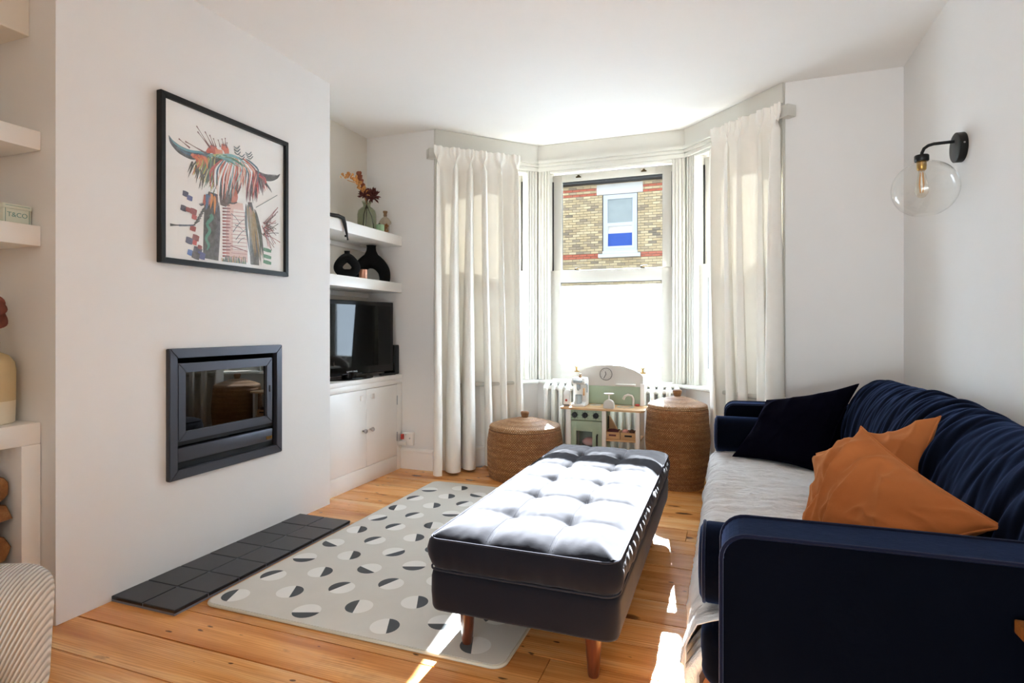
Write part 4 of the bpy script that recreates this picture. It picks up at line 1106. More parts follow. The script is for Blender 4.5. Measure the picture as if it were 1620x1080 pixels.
# ---- lidded baskets
def basket(label, cx, cy, prof, lid_r, lid_h, rim_z, coil=.0115):
    b_ = thing('rattan_basket', label, 'basket', (cx, cy, 0), 0, 'lidded rattan baskets in the bay')
    def rad(z):
        for (r0, h0), (r1, h1) in zip(prof[:-1], prof[1:]):
            if h0 <= z <= h1:
                t_ = (z - h0) / (h1 - h0); t_ = t_ * t_ * (3 - 2 * t_); return r0 + (r1 - r0) * t_
        return prof[-1][0]
    P = [(0, .004), (rad(0) - .01, .004)]
    n = int(rim_z / coil)
    for k in range(n):
        for q in range(4):
            z = (k + q / 4) * coil; P.append((rad(z) + .0045 * math.sin(math.pi * q / 4), z))
    P += [(rad(rim_z), rim_z), (rad(rim_z) - .012, rim_z), (rad(rim_z) - .014, rim_z * .6), (0, .012)]
    bm = new(); add_lathe(bm, P, (cx, cy, 0), 72, uv=True, cap=False); obj('body', bm, 'rattan', b_, angle=60)
    P = [(lid_r - .01, rim_z + .001), (lid_r, rim_z + .003), (lid_r + .003, rim_z + .012), (lid_r, rim_z + .022)]
    m = int(lid_r / coil)
    for k in range(m):
        for q in range(3):
            t_ = (k + q / 3) / m; r_ = lid_r * (1 - t_)
            P.append((max(r_, .02), rim_z + .024 + lid_h * (1 - (1 - t_) ** 1.5) * .95 + .0028 * math.sin(math.pi * q / 3)))
    P.append((0, rim_z + .024 + lid_h))
    bm = new(); add_lathe(bm, P, (cx, cy, 0), 72, uv=True, cap=False); ld = obj('lid', bm, 'rattan_lid', b_, angle=60)
    zt = rim_z + .018 + lid_h
    bm = new(); add_lathe(bm, [(.022, 0), (.026, .012), (.031, .030), (.031, .042), (.026, .047), (0, .048)], (cx, cy, zt), 24, uv=True, cap=False); obj('lid_knob', bm, 'rattan', ld)
    return b_
basket('low wide lidded rattan basket standing below the left curtain', -1.41, 4.065, [(.262, 0), (.276, .10), (.277, .25), (.264, .36)], .262, .06, .352)
basket('tall lidded rattan basket standing between the play kitchen and the sofa', -.325, 4.19, [(.172, 0), (.208, .20), (.216, .32), (.204, .54)], .200, .062, .540)

# ---- play kitchen
pk = thing('play_kitchen', 'toy wooden play kitchen in sage green with arched back and clock', 'play kitchen', (-.85, 4.26, 0))
y0, y1 = 4.125, 4.395
for x, y_, z in ((-1.105, y0, .5), (-.605, y0, .5), (-.845, y0, .5)):
    bm = new(); add_box(bm, (x, y_, 0), (x + .03, y_ + .03, z), .002); obj('post', bm, 'toy_white', pk)
for x in (-1.105, -.605):
    bm = new(); add_box(bm, (x, y1 - .03, 0), (x + .03, y1, .68 if x > -1 else .5), .002); obj('post', bm, 'toy_white', pk)
bm = new(); pl = rounded_rect(-1.155, y0 - .02, -.545, y1 + .005, .03, 5); add_prism(bm, [(x, y_, .502) for x, y_ in pl], (0, 0, .014), .002); obj('worktop', bm, 'ply_edge', pk)
bm = new()                                              # arched back, grey above, sage below
def arch_poly(zb, hb, zc, ys, x0=-1.095, x1=-.585):
    pts = [(x1, ys, zb), (x0, ys, zb)][::-1]; return pts
top = [(x0_, z_) for x0_, z_ in [(-.585, .70), (-.588, .735), (-.605, .755), (-.66, .785), (-.74, .808), (-.84, .816), (-.94, .808), (-1.02, .785), (-1.075, .755), (-1.092, .735), (-1.095, .70)]]
add_prism(bm, [(-1.095, y1 - .012, .655), (-.585, y1 - .012, .655)] + [(x_, y1 - .012, z_) for x_, z_ in top], (0, .012, 0), .002); bk = obj('arched_back', bm, 'grey_paint', pk)
bm = new(); add_box(bm, (-1.095, y1 - .012, .516), (-.585, y1, .655), .002); obj('splashback', bm, 'sage_paint', pk)
bm = new(); add_lathe(bm, [(.046, 0), (.048, .001), (.048, .003), (.046, .004), (.044, .003), (.044, .001)], (-.865, y1 - .016, .745), 32, axis='Y', cap=False)
for k in range(12): a = R(30 * k); add_box(bm, (-.865 + .036 * math.sin(a) - .0015, y1 - .0135, .745 + .036 * math.cos(a) - .0015), (-.865 + .036 * math.sin(a) + .0015, y1 - .0115, .745 + .036 * math.cos(a) + .0015))
ck = obj('clock_dial', bm, 'clock_ink', bk)
bm = new(); add_tube(bm, [(-.865, y1 - .016, .745), (-.882, y1 - .016, .713)], .003, 6); add_tube(bm, [(-.865, y1 - .016, .745), (-.870, y1 - .016, .765)], .003, 6); obj('clock_hand', bm, 'clock_ink', ck)
bm = new(); add_box(bm, (-.785, y1 - .06, .668), (-.64, y1 - .012, .676), .002); obj('utensil_shelf', bm, 'toy_white', pk)
bm = new(); add_box(bm, (-1.075, y0 + .004, .425), (-.845, y0 + .02, .498), .002); cp = obj('control_panel', bm, 'sage_paint', pk)
for x in (-1.045, -.968, -.888):
    bm = new(); add_lathe(bm, [(.0, -.022), (.017, -.021), (.021, -.012), (.021, 0), (0, .001)], (x, y0 + .004, .462), 20, axis='Y', cap=False); kn = obj('knob', bm, 'dark_plastic', cp)
    bm = new(); add_box(bm, (-.003, -.026, -.017), (.003, -.020, .017), .001, 1, Matrix.Translation((x, y0 + .004, .462)) @ Matrix.Rotation(R(-35 if x < -1 else 0 if x < -.95 else -60), 4, 'Y')); obj('pointer', bm, 'stove_black', kn)
    bm = new()
    for k in range(8): a = R(45 * k); add_box(bm, (x + .028 * math.sin(a) - .002, y0 + .002, .462 + .028 * math.cos(a) - .002), (x + .028 * math.sin(a) + .002, y0 + .005, .462 + .028 * math.cos(a) + .002))
    obj('dial_mark', bm, 'dark_plastic', cp, smooth=False)
bm = new()
ox0, ox1, oz0, oz1 = -1.073, -.847, .10, .420; wx0_, wx1_, wz0_, wz1_ = -1.035, -.915, .225, .345
add_box(bm, (ox0, y0 + .004, oz0), (wx0_, y0 + .02, oz1), .002); add_box(bm, (wx1_, y0 + .004, oz0), (ox1, y0 + .02, oz1), .002); add_box(bm, (wx0_ - .002, y0 + .0045, oz0), (wx1_ + .002, y0 + .0195, wz0_), .002); add_box(bm, (wx0_ - .002, y0 + .0045, wz1_), (wx1_ + .002, y0 + .0195, oz1), .002)
od = obj('oven_door', bm, 'sage_paint', pk)
bm = new(); add_box(bm, (wx0_, y0 + .010, wz0_), (wx1_, y0 + .013, wz1_)); obj('oven_window', bm, 'picture_glass', od, smooth=False)
bm = new(); add_tube(bm, [(-.878, y0 + .004, .325), (-.878, y0 - .014, .318), (-.878, y0 - .014, .245), (-.878, y0 + .004, .238)], .006, 8); obj('oven_handle', bm, 'dark_plastic', od)
bm = new(); add_box(bm, (-1.075, y1 - .02, .08), (-.845, y1 - .008, .5)); add_box(bm, (-1.075, y0 + .03, .08), (-.845, y1 - .02, .092)); add_box(bm, (-.845, y0 + .03, .08), (-.833, y1 - .02, .5)); add_box(bm, (-1.09, y0 + .03, .08), (-1.078, y1 - .02, .5)); obj('oven_box', bm, 'sage_paint', pk, smooth=False)
bm = new(); add_box(bm, (-.83, y0 + .004, .285), (-.578, y1 - .004, .298), .002); add_box(bm, (-.83, y0 + .004, .06), (-.578, y1 - .004, .072), .002); obj('side_shelf', bm, 'ply_edge', pk)
bm = new(); add_lathe(bm, [(.062, .5165), (.064, .518), (.05, .519), (.045, .517)], (-.70, 4.27, 0), 24, cap=False); obj('sink_rim', bm, 'toy_silver', pk)
bm = new(); add_tube(bm, [(-.655, 4.35, .516), (-.655, 4.35, .57), (-.665, 4.34, .592), (-.69, 4.33, .60), (-.712, 4.32, .59), (-.722, 4.315, .565)], .009, 10); obj('toy_tap', bm, 'grey_paint', pk)
bm = new(); add_box(bm, (-.64, 4.345, .516), (-.61, 4.37, .53), .003); obj('tap_handle', bm, 'toy_red', pk)
bm = new(); add_lathe(bm, [(.0, .5165), (.045, .5165), (.045, .5185), (0, .519)], (-.93, 4.30, 0), 24, cap=False); obj('toy_hob', bm, 'grey_paint', pk)

bread = thing('toy_pizza', 'pink toy food on a tray inside the toy oven window', 'toy food', (-.975, 4.22, .092))
bm = new(); add_box(bm, (-1.05, 4.16, .215), (-.875, 4.30, .222), .002); add_tube(bm, [(-1.04, 4.17, .092), (-1.04, 4.17, .215)], .004, 6); add_tube(bm, [(-.89, 4.17, .092), (-.89, 4.17, .215)], .004, 6); obj('tray', bm, 'dark_plastic', bread)
bm = new(); add_ball(bm, (-.955, 4.22, .255), .055, 1, .8, .6, 14); obj('pie', bm, 'toy_pink', bread)
cm = thing('toy_coffee_machine', 'silver and white toy coffee machine on the play kitchen worktop', 'toy', (-1.035, 4.25, .516))
bm = new(); pl = [(4.17, .516), (4.33, .516), (4.33, .70), (4.30, .725), (4.19, .725), (4.175, .70), (4.185, .685), (4.235, .675), (4.255, .64), (4.255, .545), (4.17, .532)]
add_prism(bm, [(-1.085, a, b_) for a, b_ in pl], (.10, 0, 0), .004); obj('body', bm, 'toy_white', cm)
bm = new(); add_box(bm, (-1.068, 4.166, .69), (-1.002, 4.19, .715), .006); add_tube(bm, [(-1.035, 4.20, .678), (-1.035, 4.20, .645), (-1.035, 4.19, .638)], [.016, .013, .008], 12); obj('brew_head', bm, 'toy_silver', cm)
bm = new(); add_tube(bm, [(-.985, 4.23, .68), (-.972, 4.215, .675), (-.972, 4.205, .62)], .005, 8); obj('steam_arm', bm, 'toy_silver', cm)
bm = new(); add_lathe(bm, [(.016, .533), (.024, .54), (.026, .60), (.023, .60), (.02, .54), (0, .538)], (-1.035, 4.205, 0), 18, cap=False); obj('cup', bm, 'toy_silver', cm)
bm = new(); add_lathe(bm, [(.012, .725), (.014, .735), (.006, .74), (.012, .75), (0, .756)], (-1.035, 4.26, 0), 14); obj('hopper_knob', bm, 'cork', cm)
bm = new(); add_box(bm, (-.992, 4.16, .60), (-.982, 4.18, .655), .003); obj('lever', bm, 'ply_edge', cm)
mc = thing('toy_milk_carton', 'small white toy milk carton with red mark beside the toy coffee machine', 'toy', (-1.115, 4.20, .516))
bm = new(); add_box(bm, (-1.142, 4.17, .516), (-1.098, 4.225, .602), .002); add_prism(bm, [(-1.142, 4.17, .602), (-1.142, 4.225, .602), (-1.142, 4.2, .632), (-1.142, 4.195, .632)], (.044, 0, 0)); obj('carton', bm, 'toy_white', mc)
bm = new(); add_lathe(bm, [(0, 0), (.009, 0), (.009, .0015), (0, .0016)], (-1.12, 4.168, .56), 14, axis='Y'); obj('red_mark', bm, 'toy_red', mc)
bm = new(); add_box(bm, (-1.142, 4.168, .516), (-1.098, 4.1705, .53)); obj('lower_band', bm, 'clock_ink', mc, smooth=False)
sc_ = thing('toy_scale', 'white toy kitchen scale with a round pan on the play kitchen', 'toy', (-.80, 4.16, .516))
bm = new(); pl = [(-.838, .516)] + [(-.80 - .038 * math.cos(R(a)), .545 + .035 * math.sin(R(a))) for a in range(0, 181, 12)] + [(-.762, .516)]
add_prism(bm, [(a, 4.14, b_) for a, b_ in pl], (0, .045, 0), .004); obj('body', bm, 'grey_paint', sc_)
bm = new(); add_tube(bm, [(-.80, 4.162, .578), (-.80, 4.162, .618)], .005, 8); obj('stem', bm, 'toy_white', sc_)
bm = new(); add_lathe(bm, [(0, .616), (.03, .617), (.037, .624), (.035, .625), (0, .620)], (-.80, 4.162, 0), 24); obj('pan', bm, 'toy_white', sc_)
for k, (xa, lab) in enumerate(((-.826, 'small wooden toy crate with red slot on the play kitchen shelf'), (-.713, 'small wooden toy crate nearest the tall basket on the play kitchen shelf'))):
    cr = thing('toy_crate', lab, 'crate', (xa + .054, 4.19, .298)); xb = xa + .107
    for lo, hi in (((xa, 4.145, .298), (xb, 4.15, .349)), ((xa, 4.245, .298), (xb, 4.25, .349)), ((xa, 4.15, .298), (xa + .005, 4.245, .349)), ((xb - .005, 4.15, .298), (xb, 4.245, .349)), ((xa, 4.15, .2985), (xb, 4.245, .302))):
        bm = new(); add_box(bm, lo, hi, .001, 1); obj('panel', bm, 'ply_edge', cr)
    bm = new(); add_box(bm, (xa + .028, 4.1435, .320), (xa + .080, 4.1455, .332), .0009, 1); obj('hand_slot', bm, 'toy_maroon' if k == 0 else 'stove_black', cr)
for nm, lab, c, mt, sx, sy, sz in (('toy_sausage', 'dark red toy sausage in the red-slotted toy crate', (-.775, 4.19, .350), 'toy_maroon', 1.9, .8, .8), ('toy_onion', 'pink toy onion in the toy crate nearest the tall basket', (-.685, 4.185, .350), 'toy_pink', 1.1, 1, .9),
                                 ('toy_mushroom', 'brown toy mushroom in the toy crate nearest the tall basket', (-.637, 4.18, .350), 'toy_brown', .9, .9, 1)):
    t_ = thing(nm, lab, 'toy food', (c[0], c[1], .303)); bm = new(); add_ball(bm, c, .022, sx, sy, sz, 14); add_ball(bm, (c[0], c[1] + .012, .326), .021, sx * .9, sy, 1, 12); obj('flesh', bm, mt, t_)
    bm = new(); add_tube(bm, [(c[0] + .02 * sx * .8, c[1], c[2] + .006), (c[0] + .026 * sx, c[1] - .004, c[2] + .014)], .004, 6); obj('stalk', bm, 'toy_brown', t_)
tw = thing('toy_cone', 'wooden toy corner piece standing behind the red-slotted toy crate', 'toy', (-.79, 4.30, .298))
bm = new(); add_prism(bm, [(-.825, 4.29, .298), (-.735, 4.29, .298), (-.825, 4.29, .45)], (0, .03, 0), .003); obj('wedge', bm, 'ply_edge', tw)
bm = new(); add_box(bm, (-.829, 4.285, .35), (-.8245, 4.325, .44), .001); obj('dark_edge', bm, 'stove_black', tw)

# ============================================================ rug
rg = thing('play_mat', 'padded beige floor mat printed with grey and white half circles', 'rug', (-1.31, 2.68, 0))
bm = new(); pl = rounded_rect(-1.945, 1.722, -.675, 3.655, .045, 8); add_prism(bm, [(x, y_, 0.0005) for x, y_ in pl], (0, 0, .0125), .0035); mt_ = obj('mat', bm, 'rug_ground', rg)
bm = new(); add_tube(bm, [(x, y_, .0065) for x, y_ in pl], .0062, 8, closed=True); obj('edge_roll', bm, 'rug_edge', mt_)
rr = random.Random(21); SX, SY, r_ = .176, .205, .054
b = new(); b.faces.new([b.verts.new((r_ * math.cos(R(a)), r_ * math.sin(R(a)), 0)) for a in range(0, 360, 12)])
dot_me = bpy.data.meshes.new('white_circle'); b.to_mesh(dot_me); b.free(); dot_me.materials.append(M['rug_light'])
b = new(); b.faces.new([b.verts.new((r_ * math.cos(R(a)), r_ * math.sin(R(a)), 0)) for a in range(-78, 79, 12)])
seg_me = bpy.data.meshes.new('grey_half_circle'); b.to_mesh(seg_me); b.free(); seg_me.materials.append(M['rug_dark'])
for i in range(8):
    for j in range(10):
        cx = -1.945 + .078 + i * SX + rr.uniform(-.006, .006); cy = 1.722 + .085 + j * SY + (SY * .5 if i % 2 else 0) + rr.uniform(-.006, .006)
        if cx > -.675 - r_ or cy > 3.655 - r_: continue
        ang = [200, 330, 25, 250, 290, 160][(i * 2 + j * 5 + (i * j) % 3) % 6]
        o = bpy.data.objects.new('white_circle', dot_me); COL.objects.link(o); o.parent = rg; o.location = Vector((cx, cy, .01312)) - rg.location
        o2 = bpy.data.objects.new('grey_half_circle', seg_me); COL.objects.link(o2); o2.parent = o; o2.location = (0, 0, .0001); o2.rotation_euler = (0, 0, R(ang))

# ============================================================ ottoman
OX0, OX1, OY0, OY1 = -.932, -.302, 1.70, 3.285
ot = thing('tufted_ottoman', 'long navy velvet ottoman with button-tufted top on turned wooden legs', 'ottoman', ((OX0 + OX1) / 2, (OY0 + OY1) / 2, 0))
for x, y_ in ((-.84, 1.815), (-.395, 1.80), (-.84, 3.17), (-.395, 3.17)):
    bm = new(); add_lathe(bm, [(0, 0), (.016, 0), (.018, .006), (.030, .155), (.030, .165), (0, .166)], (x, y_, .0135 if x < -.68 else 0), 20); obj('leg', bm, 'walnut_leg', ot)
def peri(n, r=.045, inset=0.0):
    pl = rounded_rect(OX0 + inset, OY0 + inset, OX1 - inset, OY1 - inset, r, 8)
    L = [0]
    for a, b_ in zip(pl, pl[1:] + pl[:1]): L.append(L[-1] + math.dist(a, b_))
    out = []
    for k in range(n):
        s = L[-1] * k / n; i = max(q for q in range(len(pl)) if L[q] <= s); a, b_ = pl[i], pl[(i + 1) % len(pl)]; t_ = (s - L[i]) / max(1e-9, L[i + 1] - L[i])
        out.append((a[0] + (b_[0] - a[0]) * t_, a[1] + (b_[1] - a[1]) * t_, s))
    return out
PR = peri(420); occ = Vector(((OX0 + OX1) / 2, (OY0 + OY1) / 2))
def nrm2(i):
    a, b_ = PR[i - 1], PR[(i + 1) % len(PR)]; d = Vector((b_[0] - a[0], b_[1] - a[1])).normalized(); return Vector((d.y, -d.x))
NR = [nrm2(i) for i in range(len(PR))]
def shell(zs, bulge, wr, freq):
    bm = new(); rings = []
    for z, bl_ in zip(zs, bulge):
        rings.append([bm.verts.new((p[0] + NR[i].x * (bl_ + wr * nz(p[2] * freq, z * 9, 3)), p[1] + NR[i].y * (bl_ + wr * nz(p[2] * freq, z * 9, 3)), z + .15 * wr * nz(p[2] * 6, 1))) for i, p in enumerate(PR)])
    for a, b_ in zip(rings[:-1], rings[1:]):
        for k in range(len(a)): bm.faces.new((a[k], a[(k + 1) % len(a)], b_[(k + 1) % len(a)], b_[k]))
    return bm, rings
bm, rg_ = shell([.163, .166, .175, .22, .27, .290, .298], [-.02, -.004, .0, .003, .002, -.003, -.02], .0015, 9)
bm.faces.new(rg_[0][::-1]); bm.faces.new(rg_[-1]); obj('base', bm, 'navy_ottoman', ot, angle=70)
# cushion: gathered border and quilted top
bm, rg_ = shell([.299, .303, .315, .34, .365, .388, .400], [-.02, -.006, .004, .012, .013, .006, -.002], .007, 26)
bm.faces.new(rg_[0][::-1]); cu_ = obj('cushion_border', bm, 'navy_ottoman', ot, angle=80)
NC, NRW = 3, 6
def top_z(x, y_):
    u = (x - OX0) / (OX1 - OX0); v = (y_ - OY0) / (OY1 - OY0); a, b_ = u * NC, v * NRW
    e = min(u, 1 - u) * (OX1 - OX0); e2 = min(v, 1 - v) * (OY1 - OY0); edge = min(1, min(e, e2) / .10); edge = 1 - (1 - edge) ** 2.2
    sa, sb_ = abs(math.sin(math.pi * a)), abs(math.sin(math.pi * b_))
    ia, ib = round(a), round(b_); inner_a = 0 < ia < NC; inner_b = 0 < ib < NRW
    da = abs(a - ia) * (OX1 - OX0) / NC; db = abs(b_ - ib) * (OY1 - OY0) / NRW
    z = .400 + .034 * edge
    if inner_a: z -= .010 * math.exp(-(da / .018)) * edge
    if inner_b: z -= .009 * math.exp(-(db / .018)) * edge
    if inner_a and inner_b: z -= .014 * math.exp(-((da * da + db * db) / .0018))
    z += .004 * nz(x * 14, y_ * 9, 2) * edge + .0025 * nz(x * 40, y_ * 22, 5) * edge
    if inner_b: z += .004 * math.exp(-(da / .06)) * nz(x * 60, y_ * 10, 8) * math.exp(-db / .06)
    return z
def topf(u, v):
    x = OX0 + .003 + (OX1 - OX0 - .006) * u; y_ = OY0 + .003 + (OY1 - OY0 - .006) * v
    r = .045; cx = min(max(x, OX0 + r), OX1 - r); cy = min(max(y_, OY0 + r), OY1 - r); dx, dy = x - cx, y_ - cy
    q = math.hypot(dx, dy)
    if dx and dy and q > 0:
        s = max(abs(dx), abs(dy)) / q; x, y_ = cx + dx * s, cy + dy * s
    return (x, y_, top_z(x, y_))
bm = new(); add_grid(bm, 100, 220, topf); tp = obj('quilted_top', bm, 'navy_ottoman', ot, angle=180)
bm = new()
for i in range(1, NC):
    for s in (-.006, .006):
        x = OX0 + (OX1 - OX0) * i / NC + s; add_tube(bm, [(x, OY0 + .02 + (OY1 - OY0 - .04) * k / 120, top_z(x, OY0 + .02 + (OY1 - OY0 - .04) * k / 120) + .0001) for k in range(121)], .0008, 5)
obj('seam_stitching', bm, 'ottoman_piping', tp)
for z, nm, m_ in ((.402, 'top_piping', 'ottoman_piping'), (.301, 'lower_piping', 'ottoman_piping')):
    bm = new(); add_tube(bm, [(p[0] + NR[i].x * .001, p[1] + NR[i].y * .001, z + .001 * nz(p[2] * 12, z * 40)) for i, p in enumerate(PR)], .0034, 7, closed=True); obj(nm, bm, m_, ot)

# ============================================================ sofa
sf = thing('velvet_sofa', 'long navy velvet sofa with ruched back along the right wall', 'sofa', (.45, 2.575, 0))
AR = .055
def arm(ya, yb):
    bm = new(); x0, x1, z0, z1 = -.012, .90, .13, .648
    pl = [(x1, z0), (x1, z1 + .01), (x0 + .35, z1 + .004)] + arc(x0 + AR, z1 - AR, AR, 90, 180, 7) + [(x0, z0)]
    add_prism(bm, [(x, ya, z) for x, z in pl], (0, yb - ya, 0), .006); a = obj('arm', bm, 'navy_velvet', sf, angle=50)
    for yy in (ya, yb):
        bm = new(); p = [(x, yy, z) for x, z in pl]; add_tube(bm, p, .0048, 7); obj('piping', bm, 'navy_piping', a)
arm(1.352, 1.490); arm(3.662, 3.800)
bm = new(); add_box(bm, (-.0, 1.492, .12), (.90, 3.66, .20), .015, 3); obj('base_frame', bm, 'navy_velvet', sf)
bm = new(); add_box(bm, (.80, 1.352, .12), (.945, 3.80, .70), .03, 3); obj('back_frame', bm, 'navy_velvet', sf)
bm = new(); add_box(bm, (-.062, 1.495, .20), (.60, 3.657, .368), .05, 5); obj('seat_cushion', bm, 'navy_velvet', sf, angle=70)
prof = [(.61, .372), (.585, .42), (.575, .50), (.590, .60), (.625, .70), (.675, .775), (.74, .822), (.80, .825), (.86, .785), (.885, .70), (.89, .55)]
def cat(P, t_):
    f = t_ * (len(P) - 1); i = min(int(f), len(P) - 2); q = f - i; p0, p1, p2, p3 = (Vector(P[max(0, min(len(P) - 1, k))]) for k in (i - 1, i, i + 1, i + 2))
    return .5 * ((2 * p1) + (p2 - p0) * q + (2 * p0 - 5 * p1 + 4 * p2 - p3) * q * q + (3 * p1 - p0 - 3 * p2 + p3) * q ** 3)
def backf(u, v):
    p = cat(prof, u); y_ = 1.50 + 2.155 * v; e = min(v, 1 - v); sh_ = 1 - math.exp(-e / .018)
    t_ = cat(prof, min(1, u + .01)) - cat(prof, max(0, u - .01)); n = Vector((-t_.y, t_.x)).normalized() if t_.length else Vector((0, 1))
    skew = .16 * u
    ridge = abs(nz((y_ + skew) * 11, u * 1.3, 4)); r2 = abs(nz((y_ - .08 * u) * 25, u * 2.2, 9))
    w = .030 * ridge + .013 * r2 - .012
    w += .012 * math.sin(y_ * 2.4 + 1.1)
    c = Vector((.70, .58)); p = c + (p - c) * (.80 + .20 * sh_)
    return (p.x + n.x * w, y_, p.y + n.y * w)
bm = new(); vs = add_grid(bm, 70, 420, backf)
for col in (0, -1): bm.faces.new([vs[i][col] for i in range(70)])
bcu = obj('ruched_back_cushion', bm, 'navy_velvet', sf, angle=180)
for yy in (2.05, 2.30, 2.52): pass
for x, y_ in ((.05, 1.42), (.85, 1.42), (.05, 3.73), (.85, 3.73)):
    bm = new(); add_lathe(bm, [(0, 0), (.016, 0), (.026, .125), (.0, .126)], (x, y_, 0), 16); obj('leg', bm, 'walnut_leg', sf)
# linen throw over the seat
th = thing('linen_throw', 'crumpled pale grey linen throw spread over the sofa seat', 'throw', (.2, 2.58, .15))
def throwf(u, v):
    y_ = 1.512 + 2.13 * v; q_ = max(0.0, min(1.0, (1.92 - y_) / .36)); L = (.98 - .24 * q_ * q_ * (3 - 2 * q_)) * u                    # arc length from the back to the hem
    w = .008 * nz(L * 7, y_ * 5, 1) + .009 * (1 - abs(nz(L * 5 + y_ * 2, y_ * 13, 4))) ** 6 + .007 * (1 - abs(nz(L * 9 - y_ * 3, y_ * 24, 6))) ** 6 - .004
    flat = .56; r = .075
    if L < flat: return (.54 - L + .0, y_, .372 + .007 + w + .010 * math.sin(math.pi * L / flat))
    a = (L - flat) / r
    if a < math.pi / 2: return (-.02 - (r + w) * math.sin(a) + .0, y_, .379 - r + (r + w) * math.cos(a))
    d = L - flat - r * math.pi / 2
    k = .014 * math.sin(y_ * 21 + 2 * nz(y_ * 3, 0, 2)) * min(1, d / .1)
    return (-.095 - w - k + .03 * min(1, max(0, d - .05) / .2), y_, .304 - d)
bm = new(); add_grid(bm, 120, 240, throwf); o = obj('cloth', bm, 'linen', th, angle=180); md = o.modifiers.new('thick', 'SOLIDIFY'); md.thickness = .003; md.offset = 1
# blanket bundled under the front of the seat by the near arm
bk_ = thing('bundled_blanket', 'brown and grey blanket bundled under the seat edge beside the near sofa arm', 'blanket', (.0, 1.56, .05))
for k, (m_, r_) in enumerate((('linen', .017), ('blanket_dark', .016), ('blanket_brown', .017), ('blanket_brown', .015), ('blanket_dark', .015))):
    bm = new(); o_ = .021 * k; yy = 1.545 + .010 * k
    for row in range(3):
        y2 = yy + row * .05
        add_tube(bm, [(.10, y2, .285 - o_ * .8), (.0 + o_ * .4, y2, .290 - o_), (-.055 + o_ * .5, y2, .275 - o_), (-.084 + o_ * .55, y2, .225 - o_ * .9), (-.083 + o_ * .5, y2, .165 - o_ * .5), (-.05 + o_ * .3, y2, .11 - o_ * .2), (.06, y2, .09 - o_ * .1)], [r_, r_ * 1.2, r_, r_ * 1.25, r_ * 1.1, r_ * 1.2, r_], 10)
    obj('fold', bm, m_, bk_, angle=180)
# bolsters
for yc, lab in ((1.602, 'navy velvet bolster lying inside the near sofa arm'), (3.553, 'navy velvet bolster lying inside the far sofa arm')):
    bo = thing('bolster', lab, 'bolster', (.2, yc, .385)); zc = .488
    P = [(0, -.066), (.05, -.069), (.085, -.066), (.100, -.058), (.1035, -.045), (.105, .1), (.1035, .40), (.098, .418), (.06, .425), (0, .427)]
    bm = new(); add_lathe(bm, P, (0, yc, zc), 40, axis='X', cap=False)
    for vtx in bm.verts: vtx.co.z = zc + (vtx.co.z - zc) * .97 + .003 * nz(vtx.co.x * 12, vtx.co.y * 14, vtx.co.z * 14)
    obj('roll', bm, 'navy_velvet', bo, angle=60)
    bm = new(); add_tube(bm, [(-.055, yc + .1015 * math.cos(R(a)), zc + .0985 * math.sin(R(a))) for a in range(0, 360, 10)], .0045, 7, closed=True); obj('piping', bm, 'navy_piping', bo)

# ---- scatter cushions: a quilted-bag form stretched over four corners
def cushion(label, corners, thick, mat, pmat, seed, wr=.012, sag=0.0, pinch=.10):
    BL, BR, TR, TL = (Vector(c) for c in corners); cen = (BL + BR + TR + TL) / 4
    n = ((BR - BL).cross(TL - BL)).normalized()
    c = thing('cushion', label, 'cushion', (cen.x, cen.y, min(p.z for p in (BL, BR, TR, TL))), 0, 'loose cushions on the sofa')
    def mid(u, v):
        s, t_ = 2 * u - 1, 2 * v - 1
        s2 = s * (1 - pinch * (1 - t_ * t_) * abs(s) ** 2); t2 = t_ * (1 - pinch * (1 - s * s) * abs(t_) ** 2)
        u2, v2 = (s2 + 1) / 2, (t2 + 1) / 2
        p = (BL.lerp(BR, u2)).lerp(TL.lerp(TR, u2), v2)
        return p, s, t_
    def side(sgn):
        def f(u, v):
            p, s, t_ = mid(u, v)
            h = (max(0, 1 - abs(s) ** 2.6) * max(0, 1 - abs(t_) ** 2.6)) ** .55
            w = wr * (1.5 * (1 - abs(nz(u * 2.6 + seed + v, v * 2.2 + (u - v) * 2.5, seed + sgn))) ** 3 + .8 * (1 - abs(nz(u * 4 + v * 2.5, v * 3 - u * 3.5, seed))) ** 3 + .25 * nz(u * 9 + v * 4, v * 7 - u * 3, seed) - .9) * min(1, h * 2.2)
            w += wr * .9 * math.sin((u * 1.3 + v) * 9 + 3 * nz(u * 2, v * 2, seed + 2)) * h * (1 - h) * 2.2
            q = p + n * sgn * (thick * h * .5 + w)
            q.z -= sag * h
            return q
        return f
    bm = new(); add_grid(bm, 70, 70, side(1)); add_grid(bm, 70, 70, side(-1)); bmesh.ops.remove_doubles(bm, verts=list(bm.verts), dist=.0004)
    o = obj('cover', bm, mat, c, angle=180)
    ed = [mid(k / 40, 0)[0] for k in range(41)] + [mid(1, k / 40)[0] for k in range(1, 41)] + [mid(1 - k / 40, 1)[0] for k in range(1, 41)] + [mid(0, 1 - k / 40)[0] for k in range(1, 40)]
    bm = new(); add_tube(bm, ed, .0035, 6, closed=True); obj('seam_piping', bm, pmat, c)
    return c
cushion('dark ink velvet cushion leaning in the far corner of the sofa', [(.03, 3.395, .395), (.43, 3.14, .395), (.625, 3.35, .815), (.205, 3.46, .70)], .15, 'ink_velvet', 'ink_velvet', 1.3, .008)
cushion('rust velvet cushion behind, against the sofa back', [(.276, 2.434, .40), (.54, 2.13, .47), (.665, 2.295, .805), (.35, 2.70, .575)], .15, 'rust_velvet', 'rust_velvet', 4.1, .016)
cushion('rust velvet cushion in front, propped on one corner towards the near arm', [(.235, 2.10, .43), (.40, 1.72, .50), (.615, 1.69, .625), (.40, 2.11, .785)], .17, 'rust_velvet', 'rust_velvet', 8.7, .017)

